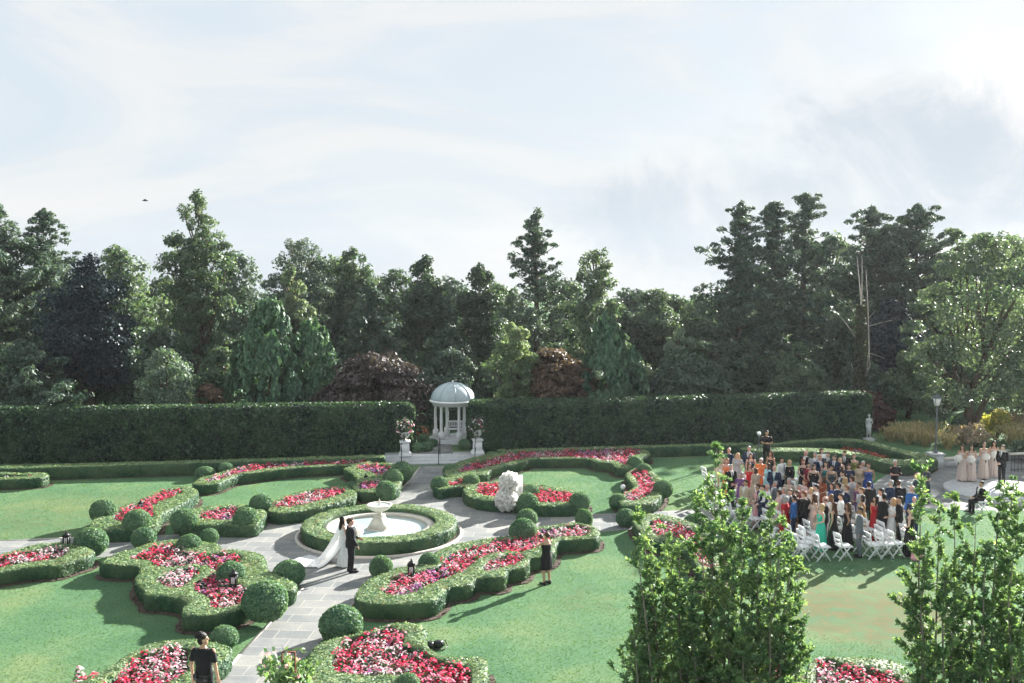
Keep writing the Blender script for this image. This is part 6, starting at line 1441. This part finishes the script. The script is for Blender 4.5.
# ---------------------------------------------------------------- crew and bridal party
PG = 'bridesmaids on the stone platform'
ZP = .212
def bouquet(p, rad, label, n=170):
    r = empty('bouquet', p, label, 'bouquet', 'white bouquets'); mb = MB(); d = unit(rng.normal(size=(n, 3))); mb.ell((0, 0, 0), (rad * .8,) * 3, 12, 8)
    mb.add(*cards(d * rad * rng.uniform(.85, 1.08, (n, 1)), d + rng.normal(0, .4, d.shape), .06, 1, 'pent')); link('blossoms', mb.mesh('blossoms', M['fl_cream']), r)
    mb = MB(); mb.tube([(0, 0, -rad * .6), (0, .02, -rad - .12)], [.03, .02], 7); link('stems', mb.mesh('stems', M['fl_leaf']), r)
def yawv(yaw): a = R(-yaw); return np.array([math.sin(a), -math.cos(a)])   # facing direction
for (px, py, h, yw, hr, lb, hair) in ((962.7, 444.8, 1.68, 50, 'br', 'bridesmaid in champagne at the left end of the four', 'long'), (971.8, 445, 1.68, 25, 'bk', 'second bridesmaid from the left, in pale champagne', 'long'), (984.3, 442.3, 1.72, 10, 'br', 'third bridesmaid from the left, with her hair up', 'bun'), (994.3, 441, 1.72, 20, 'bk', 'bridesmaid nearest the groom, with dark hair', 'long')):
    g = G(px, py, h + ZP); p = np.array([g[0], g[1], ZP]); person(lb, p, -yw, h, 'long', (hair, hr), 'm', 'champ', 'champ', pose='high', shirt='strap', group=PG)
    f = yawv(yw); s = h / 1.75; bouquet((p[0] + f[0] * .36 * s, p[1] + f[1] * .36 * s, ZP + 1.13 * s), .17, 'white bouquet held by the ' + lb)
g = G(1002.8, 445, 1.82 + ZP); person('bearded groom in a black tuxedo and white shirt waiting on the platform', (g[0], g[1], ZP), -60, 1.82, 'suit', ('short', 'br'), 'l', 'black', 'black', tie='black', pose='clasp')
# officiant sitting: seen from the chest up behind the tree; standing low beside the platform
def seated(px, py, yaw, label):
    h = 1.30; g = G(px, py, h + .05); p = np.array([g[0], g[1], 0.01]); root = empty('person', p, label, 'person', rz=R(-yaw))
    J = mannequin('m', 'clasp'); off = .44
    def low(z): return z - off
    J = dict(J); J['sh'] = [(x, y, low(z)) for x, y, z in J['sh']]; J['el'] = [(x, y, low(z)) for x, y, z in J['el']]; J['wr'] = [(-.08, -.32, .66), (.08, -.32, .66)]
    mb = MB(); mb.loft([(0, 0, .42, .15, .12), (0, 0, .50, .165, .12), (0, 0, .68, .135, .10), (0, 0, .92, .17, .105), (0, 0, .99, .15, .075), (0, .01, 1.04, .06, .055)], 18); mb.cap((0, .01, 1.0), .056, (0, 0, 1.12), .052); head_pts(mb, 0, False, 1.63 - off)
    for q in (0, 1):
        mb.cap(J['sh'][q], .05, J['el'][q], .038); mb.cap(J['el'][q], .038, J['wr'][q], .026); hand(mb, J['wr'][q], (0, -1, -.2), (0, 0, -1), .95, .3, (-1, 1)[q]); sx = (-1, 1)[q]; mb.cap((sx * .09, 0, .49), .083, (sx * .10, -.42, .50), .055); mb.cap((sx * .10, -.42, .50), .055, (sx * .10, -.40, .08), .036); mb.cap((sx * .1, -.38, .045), .04, (sx * .11, -.56, .03), .03)
    me = remesh(mb, 'body', .013, 3); me.materials.append(DUM); mpart('body', me, root, cmat(SKIN['m'], .5, 'skin'))
    mb = MB(); g_ = .022; mb.loft([(0, 0, .40, .19, .15), (0, 0, .52, .19, .14), (0, 0, .68, .16, .12), (0, 0, .92, .195, .125), (0, 0, .99, .17, .09), (0, .01, 1.03, .085, .07)], 20)
    for q in (0, 1): mb.cap(J['sh'][q], .065, J['el'][q], .055); mb.cap(J['el'][q], .055, J['wr'][q], .04)
    me = remesh(mb, 'jacket', .015, 3); me.materials.append(DUM); mpart('jacket', me, root, cmat(C['black']))
    mb = MB()
    for sx in (-1, 1): mb.cap((sx * .09, 0, .49), .092, (sx * .10, -.42, .50), .068); mb.cap((sx * .10, -.42, .50), .068, (sx * .10, -.40, .1), .056)
    me = remesh(mb, 'trousers', .015, 3); me.materials.append(DUM); mpart('trousers', me, root, cmat(C['black']))
    mb = MB()
    for sx in (-1, 1): mb.cap((sx * .1, -.36, .045), .046, (sx * .11, -.57, .032), .034)
    me = remesh(mb, 'shoes', .013, 2); me.materials.append(DUM); mpart('shoes', me, root, cmat(C['black']))
    sf = shirtfront_mesh(J); o = link('shirt_front', sf, root); o.location.z = -off; o.material_slots[0].link = 'OBJECT'; o.material_slots[0].material = cmat(C['white'])
    hm = mpart('hair', lib(('h', 'short', 0.0), lambda: hair_mesh('short', 0)), root, cmat(HAIR['bk'], .6, 'hair')); hm.location.z = -off
    r = CP.copy(); COL.objects.link(r); r.location = (p[0], p[1], .006); r.rotation_euler = (0, 0, R(-yaw) - PI / 2); r['label'] = 'white folding chair under the seated man in the tuxedo'
    for ch in list(CP.children): c = ch.copy(); COL.objects.link(c); c.parent = r
seated(981.5, 480.3, 80, 'dark-haired man in a black tuxedo seated below the platform behind the right tree')

def cam_mesh(root, c, mat=None):
    mb = MB(); mb.box(c, (.13, .07, .09)); mb.box(np.array(c) + [0, .01, .055], (.05, .05, .03)); b = link('camera_body', mb.mesh('camera_body', M['dark_metal']), root)
    mb = MB(); mb.tube([np.array(c) + [0, -.03, 0], np.array(c) + [0, -.10, 0], np.array(c) + [0, -.15, 0]], [.034, .036, .04], 12); link('lens', mb.mesh('lens', M['dark_metal']), b)
def hand_camera(pos, yaw, h, z, label, fwd=.33):
    r = empty('photo_camera', (pos[0], pos[1], pos[2]), label, 'camera', rz=R(-yaw), s=h / 1.75); cam_mesh(r, (0, -fwd, z)); return r
g = G(895.3, 459.5, 1.82); p = np.array([g[0], g[1], .006]); person('grey-haired photographer in black between the crowd and the oval hedge', p, 20, 1.80, 'tee', ('short', 'wh'), 'r', 'black', 'black', pose='high'); hand_camera(p, -20, 1.80, 1.20, 'black camera held by the grey-haired photographer')
# videographer with tripod
g = G(767, 430, 1.85); p = np.array([g[0], g[1], 0]); person('videographer in black standing between the low hedge and the tall hedge', p, -10, 1.82, 'tee', ('short', 'bk'), 'm', 'black', 'black', pose='high')
r = empty('video_tripod', (p[0] - .45, p[1] - .2, 0), 'tripod with a small pale video camera left of the videographer', 'tripod')
for a in (0, 2.1, 4.2): mb = MB(); mb.tube([(0, 0, 1.25), (.35 * math.cos(a), .35 * math.sin(a), 0)], [.018, .012], 6); link('leg', mb.mesh('leg', M['grey_metal']), r)
mb = MB(); mb.tube([(0, 0, 1.2), (0, 0, 1.62)], .02, 8); link('column', mb.mesh('column', M['grey_metal']), r)
mb = MB(); mb.box((0, 0, 1.70), (.15, .24, .14)); mb.tube([(0, -.12, 1.7), (0, -.25, 1.7)], .05, 10); link('video_camera', mb.mesh('video_camera', M['white']), r)

# statue
def statue():
    g = np.array(G(868.5, 443.3, 0)); root = empty('statue', g, 'white stone figure on a plinth at the right end of the tall hedge', 'statue')
    mb = MB(); mb.box((0, 0, .04), (.62, .62, .08)); mb.box((0, 0, .16), (.5, .5, .18)); mb.box((0, 0, .27), (.56, .56, .05)); link('plinth', mb.mesh('plinth', M['whitestone']), root)
    J = mannequin('f', 'arm'); J['turn'] = .5; b = body_mesh(J, 'figure', .014); b.materials.clear(); b.materials.append(M['whitestone']); o = link('figure', b, root); o.location.z = .295; o.scale = (.78,) * 3; o.rotation_euler.z = -.3
    mb = MB(); mb.ell((0, .02, 1.68), (.088, .1, .088), 14, 9); mb.loft([(0, .0, .30, .17, .14), (0, 0, .7, .16, .13), (0, 0, .95, .19, .14), (0, 0, 1.0, .17, .12)], 18); d = link('drapery', mb.mesh('drapery', M['whitestone'], smooth=True), root); d.location.z = .295; d.scale = (.78,) * 3; d.rotation_euler.z = -.3
statue()

def eyes(root, turn, z=1.63, s=1):
    for q in (-1, 1):
        mb = MB(); mb.ell((0, 0, 0), (.011, .008, .007), 8, 6); V, F, _ = mb.arrays(); c, s_ = math.cos(turn), math.sin(turn); V = V + [q * .030, -.080, z + .003]; V = V @ np.array([[c, s_, 0], [-s_, c, 0], [0, 0, 1]]); m2 = MB(); m2.add(V, F); link('eye', m2.mesh('eye', cmat((.03, .02, .02), .3, 'eye')), root)

# father of the bride: from behind, facing back right
g = G(350.5, 518.3, 1.80); FP = np.array([g[0], g[1], .006]); fyaw = 248
o = person('man in a black suit walking with the bride, seen from behind', FP, -fyaw, 1.80, 'suit', ('short', 'br'), 'r', 'black', 'black', tie='black', pose='arm', turn=-.0); o.scale.x *= 1.16; o.scale.y *= 1.22; eyes(o, 0)
# bride
def bride():
    g = G(345, 516.8, 1.74); P = np.array([g[0] - .10, g[1] + .12, .006]); yaw = 245
    root = person('bride in a white gown with a long spreading train and veil beside the fountain hedge', P, -yaw, 1.72, 'long', ('long', 'bk'), 'l', 'white', 'white', pose='high', shirt='bare'); eyes(root, 0)
    # train: spreads away on the ground towards the left
    s = 1.72 / 1.75; a = R(-yaw); ca, sa = math.cos(a), math.sin(a)
    def loc(w): d = (np.array(w) - P); return np.array([d[0] * ca + d[1] * sa, -d[0] * sa + d[1] * ca, d[2]]) / s
    T0 = P; tip = G(296, 562, 0); d = (tip - T0)[:2]; L = np.linalg.norm(d); d /= L; n = np.array([-d[1], d[0]])
    def cloth(z0, r0, zf, wf, Lf, name, mat, zmin=.03, th=.012):
        nu, nv = 34, 26; V = []
        for i in range(nu):
            t = i / (nu - 1)
            for j in range(nv):
                v = j / (nv - 1) * 2 - 1
                width = r0 + (wf - r0) * t ** 1.15; along = -.10 + (L * Lf + .1) * t - (abs(v) ** 2) * .22 * t; z = zmin + (z0 - zmin) * max(0, 1 - t * 1.55) ** 1.7
                fold = math.sin(v * 11 + t * 3) * .035 * min(1, t * 2 + .25) + math.sin(v * 23 + t * 7) * .012
                around = (1 - v * v) ** .5 if t < .35 else 1
                q = P[:2] + d * (along + .16 * (1 - t) * (1 - v * v)) + n * v * width
                V.append(loc([q[0], q[1], z + abs(fold) * (.6 + (1 - t) * .4) - (0 if t > .6 else v * v * z0 * .12 * (1 - t))]))
        V = np.array(V); idx = np.arange(nu * nv).reshape(nu, nv); F = np.stack([idx[:-1, :-1].ravel(), idx[1:, :-1].ravel(), idx[1:, 1:].ravel(), idx[:-1, 1:].ravel()], 1)
        V2 = V - [0, 0, th]; F2 = F[:, ::-1] + len(V); return link(name, mesh_np(name, np.concatenate([V, V2]), [np.concatenate([F, F2])], mat, smooth=True), root)
    cloth(.95, .17, .0, .62, .86, 'train', cmat((.82, .81, .80), .8, 'silk'))
    m, nt, out = nmat('tulle'); b = N(nt, 'ShaderNodeBsdfPrincipled', inp={'Base Color': rgb((.85, .85, .85)), 'Roughness': .8}); tr = N(nt, 'ShaderNodeBsdfTransparent'); mx = N(nt, 'ShaderNodeMixShader', inp={0: .42}); nt.links.new(tr.outputs[0], mx.inputs[1]); nt.links.new(b.outputs[0], mx.inputs[2]); nt.links.new(mx.outputs[0], out.inputs[0])
    cloth(1.60, .10, .0, .70, 1.05, 'veil', m, zmin=.06, th=.004)
    f = yawv(yaw); bb = G(357.5, 531, 1.12); bouquet((bb[0], bb[1] + .1, 1.12), .19, 'round white bouquet held by the bride', 260)
bride()

# woman photographer in black, from behind
g = G(546.5, 531.5, 1.70); PP = np.array([g[0], g[1], 0]); 
o = person('woman photographer in a black knee-length dress on the front lawn', PP, -140, 1.68, 'knee', ('bun', 'br'), 'm', 'black', 'black', pose='camera', shirt='strap'); o.scale.x *= 1.14; o.scale.y *= 1.1; eyes(o, 0); hand_camera(PP, 140, 1.68, 1.56, 'black camera raised by the woman photographer in black', .27)

# man at the bottom left
g = G(203, 633, 2.72); MP = np.array([g[0], g[1], .86]); mbl = MB(); mbl.box((MP[0] - .6, MP[1] - 1.3, .43), (2.6, 3.4, .86), .05); tag(mbl.build('stone_landing', M['whitestone']), kind='structure'); 
o = person('curly dark-haired man in a black short-sleeved shirt at the bottom left', MP, -190, 1.86, 'tee', ('curly', 'bk'), 'm', 'black', 'black', pose='side', turn=-1.0); eyes(o, -1.0)
mb = MB(); mb.loft([(0, 0, .955, .188, .14), (0, 0, .99, .186, .138)], 24, caps=False); link('belt', mb.mesh('belt', M['leather']), o)
mb = MB(); mb.box((.10, .15, .95), (.07, .035, .12)); mb.box((-.10, .15, .93), (.06, .03, .09)); link('radio_pack', mb.mesh('radio_pack', M['dark_metal']), o)
SUN_E = 5.0; SKY_S = .06; CLD = 3.35; HAZE = .00014; EXPO = 2.08
# ================================================================ LIGHT, SKY, AIR
SUN_EL = R(20.5); SUN_AZ = R(40.5)     # azimuth measured from +Y towards +X
sd = bpy.data.lights.new('sun', 'SUN'); so = bpy.data.objects.new('sun', sd); COL.objects.link(so)
sd.energy = SUN_E; sd.angle = R(.53); sd.color = (1.0, .965, .91)
sdir = Vector((math.sin(SUN_AZ) * math.cos(SUN_EL), math.cos(SUN_AZ) * math.cos(SUN_EL), math.sin(SUN_EL)))
so.rotation_euler = sdir.to_track_quat('Z', 'Y').to_euler(); so.location = (0, 0, 40)
world = bpy.data.worlds.new('World'); scene.world = world; world.use_nodes = True; nt = world.node_tree; nt.nodes.clear()
out = nt.nodes.new('ShaderNodeOutputWorld'); bg = N(nt, 'ShaderNodeBackground', inp={1: SKY_S}); nt.links.new(bg.outputs[0], out.inputs[0])
sky = N(nt, 'ShaderNodeTexSky', sky_type='NISHITA', sun_disc=False); sky.sun_elevation = SUN_EL; sky.sun_rotation = SUN_AZ; sky.air_density = 1.0; sky.dust_density = 1.5
tc = N(nt, 'ShaderNodeTexCoord'); V = tc.outputs['Generated']
sep = N(nt, 'ShaderNodeSeparateXYZ'); nt.links.new(V, sep.inputs[0])
zz = math_(nt, 'ADD', math_(nt, 'MAXIMUM', sep.outputs['Z'], 0.0), .12)
cmb = N(nt, 'ShaderNodeCombineXYZ'); nt.links.new(math_(nt, 'DIVIDE', sep.outputs['X'], zz), cmb.inputs[0]); nt.links.new(math_(nt, 'DIVIDE', sep.outputs['Y'], zz), cmb.inputs[1])
# thin high cloud sheet over the pale blue
n1 = noise(nt, .55, 7, .58, cmb.outputs[0], .5); thin = smoothr(nt, n1, .30, .66)
n2 = noise(nt, 3.2, 8, .62, V, .25)
def blob(px, py, ang, w=1.0):
    d = D(px, py, 100.0) - np.array([0, 0, CAM_H]); d /= np.linalg.norm(d)
    vd = N(nt, 'ShaderNodeVectorMath', operation='DISTANCE'); 
    sc = N(nt, 'ShaderNodeVectorMath', operation='MULTIPLY'); nt.links.new(V, sc.inputs[0]); sc.inputs[1].default_value = (1, 1, w); nt.links.new(sc.outputs[0], vd.inputs[0]); vd.inputs[1].default_value = (d[0], d[1], d[2] * w)
    wob = math_(nt, 'ADD', vd.outputs['Value'], math_(nt, 'MULTIPLY', math_(nt, 'SUBTRACT', noise(nt, 7, 9, .66, V, .6), .5), ang * 2.1))
    f = N(nt, 'ShaderNodeMapRange', interpolation_type='SMOOTHSTEP', inp={1: ang, 2: ang * .35, 3: 0.0, 4: 1.0}); nt.links.new(wob, f.inputs[0]); return f.outputs[0]
CW = (CLD * .84, CLD * .94, CLD * 1.03)
col = mixc(nt, math_(nt, 'ADD', math_(nt, 'MULTIPLY', thin, .05), .93), sky.outputs[0], CW)
mpw = N(nt, 'ShaderNodeMapping', inp={'Rotation': (0, .35, .2), 'Scale': (1.0, 1.0, 3.6)}); nt.links.new(V, mpw.inputs[0])
warm = smoothr(nt, noise(nt, 2.1, 9, .62, mpw.outputs[0], 1.1), .40, .68)
col = mixc(nt, math_(nt, 'MULTIPLY', warm, .75), col, (CLD * 1.08, CLD * 1.08, CLD * 1.06))
bl = None
for a in ((900, 160, .20, 1.9), (672, 222, .13, 1.6), (745, 245, .12, 1.8), (810, 195, .13, 2.0), (985, 185, .18, 2.2)):
    f = blob(*a); bl = f if bl is None else math_(nt, 'MAXIMUM', bl, f)
bright = None
for a in ((905, 135, .20, 2.2), (668, 195, .10, 1.5), (1000, 90, .10, 1.4)):
    f = blob(*a); bright = f if bright is None else math_(nt, 'MAXIMUM', bright, f)
col = mixc(nt, math_(nt, 'MULTIPLY', bright, .6), col, (CLD * 1.22, CLD * 1.2, CLD * 1.18))
col = mixc(nt, math_(nt, 'MULTIPLY', math_(nt, 'MULTIPLY', bl, smoothr(nt, noise(nt, 5, 8, .62, V, .8), .25, .6)), .85), col, (CLD * .70, CLD * .81, CLD * .91))
nt.links.new(col, bg.inputs[0])

if HAZE > 0:
    mb = MB(); mb.box((0, 140, 9.75), (520, 380, 23.0))
    m = bpy.data.materials.new('haze_air'); m.use_nodes = True; n_ = m.node_tree; n_.nodes.clear(); o_ = n_.nodes.new('ShaderNodeOutputMaterial'); pv = n_.nodes.new('ShaderNodeVolumePrincipled')
    pv.inputs['Color'].default_value = (.93, .96, 1, 1); pv.inputs['Density'].default_value = HAZE; pv.inputs['Anisotropy'].default_value = .35; n_.links.new(pv.outputs[0], o_.inputs['Volume'])
    tag(mb.build('haze', m), kind='stuff')

scene.render.engine = 'CYCLES'
scene.cycles.max_bounces = 6; scene.cycles.transparent_max_bounces = 8; scene.cycles.volume_bounces = 0
scene.view_settings.view_transform = 'Standard'; scene.view_settings.look = 'None'; scene.view_settings.gamma = 1; scene.view_settings.exposure = EXPO
scene.view_settings.use_curve_mapping = False
scene.render.resolution_x = 1024; scene.render.resolution_y = 683
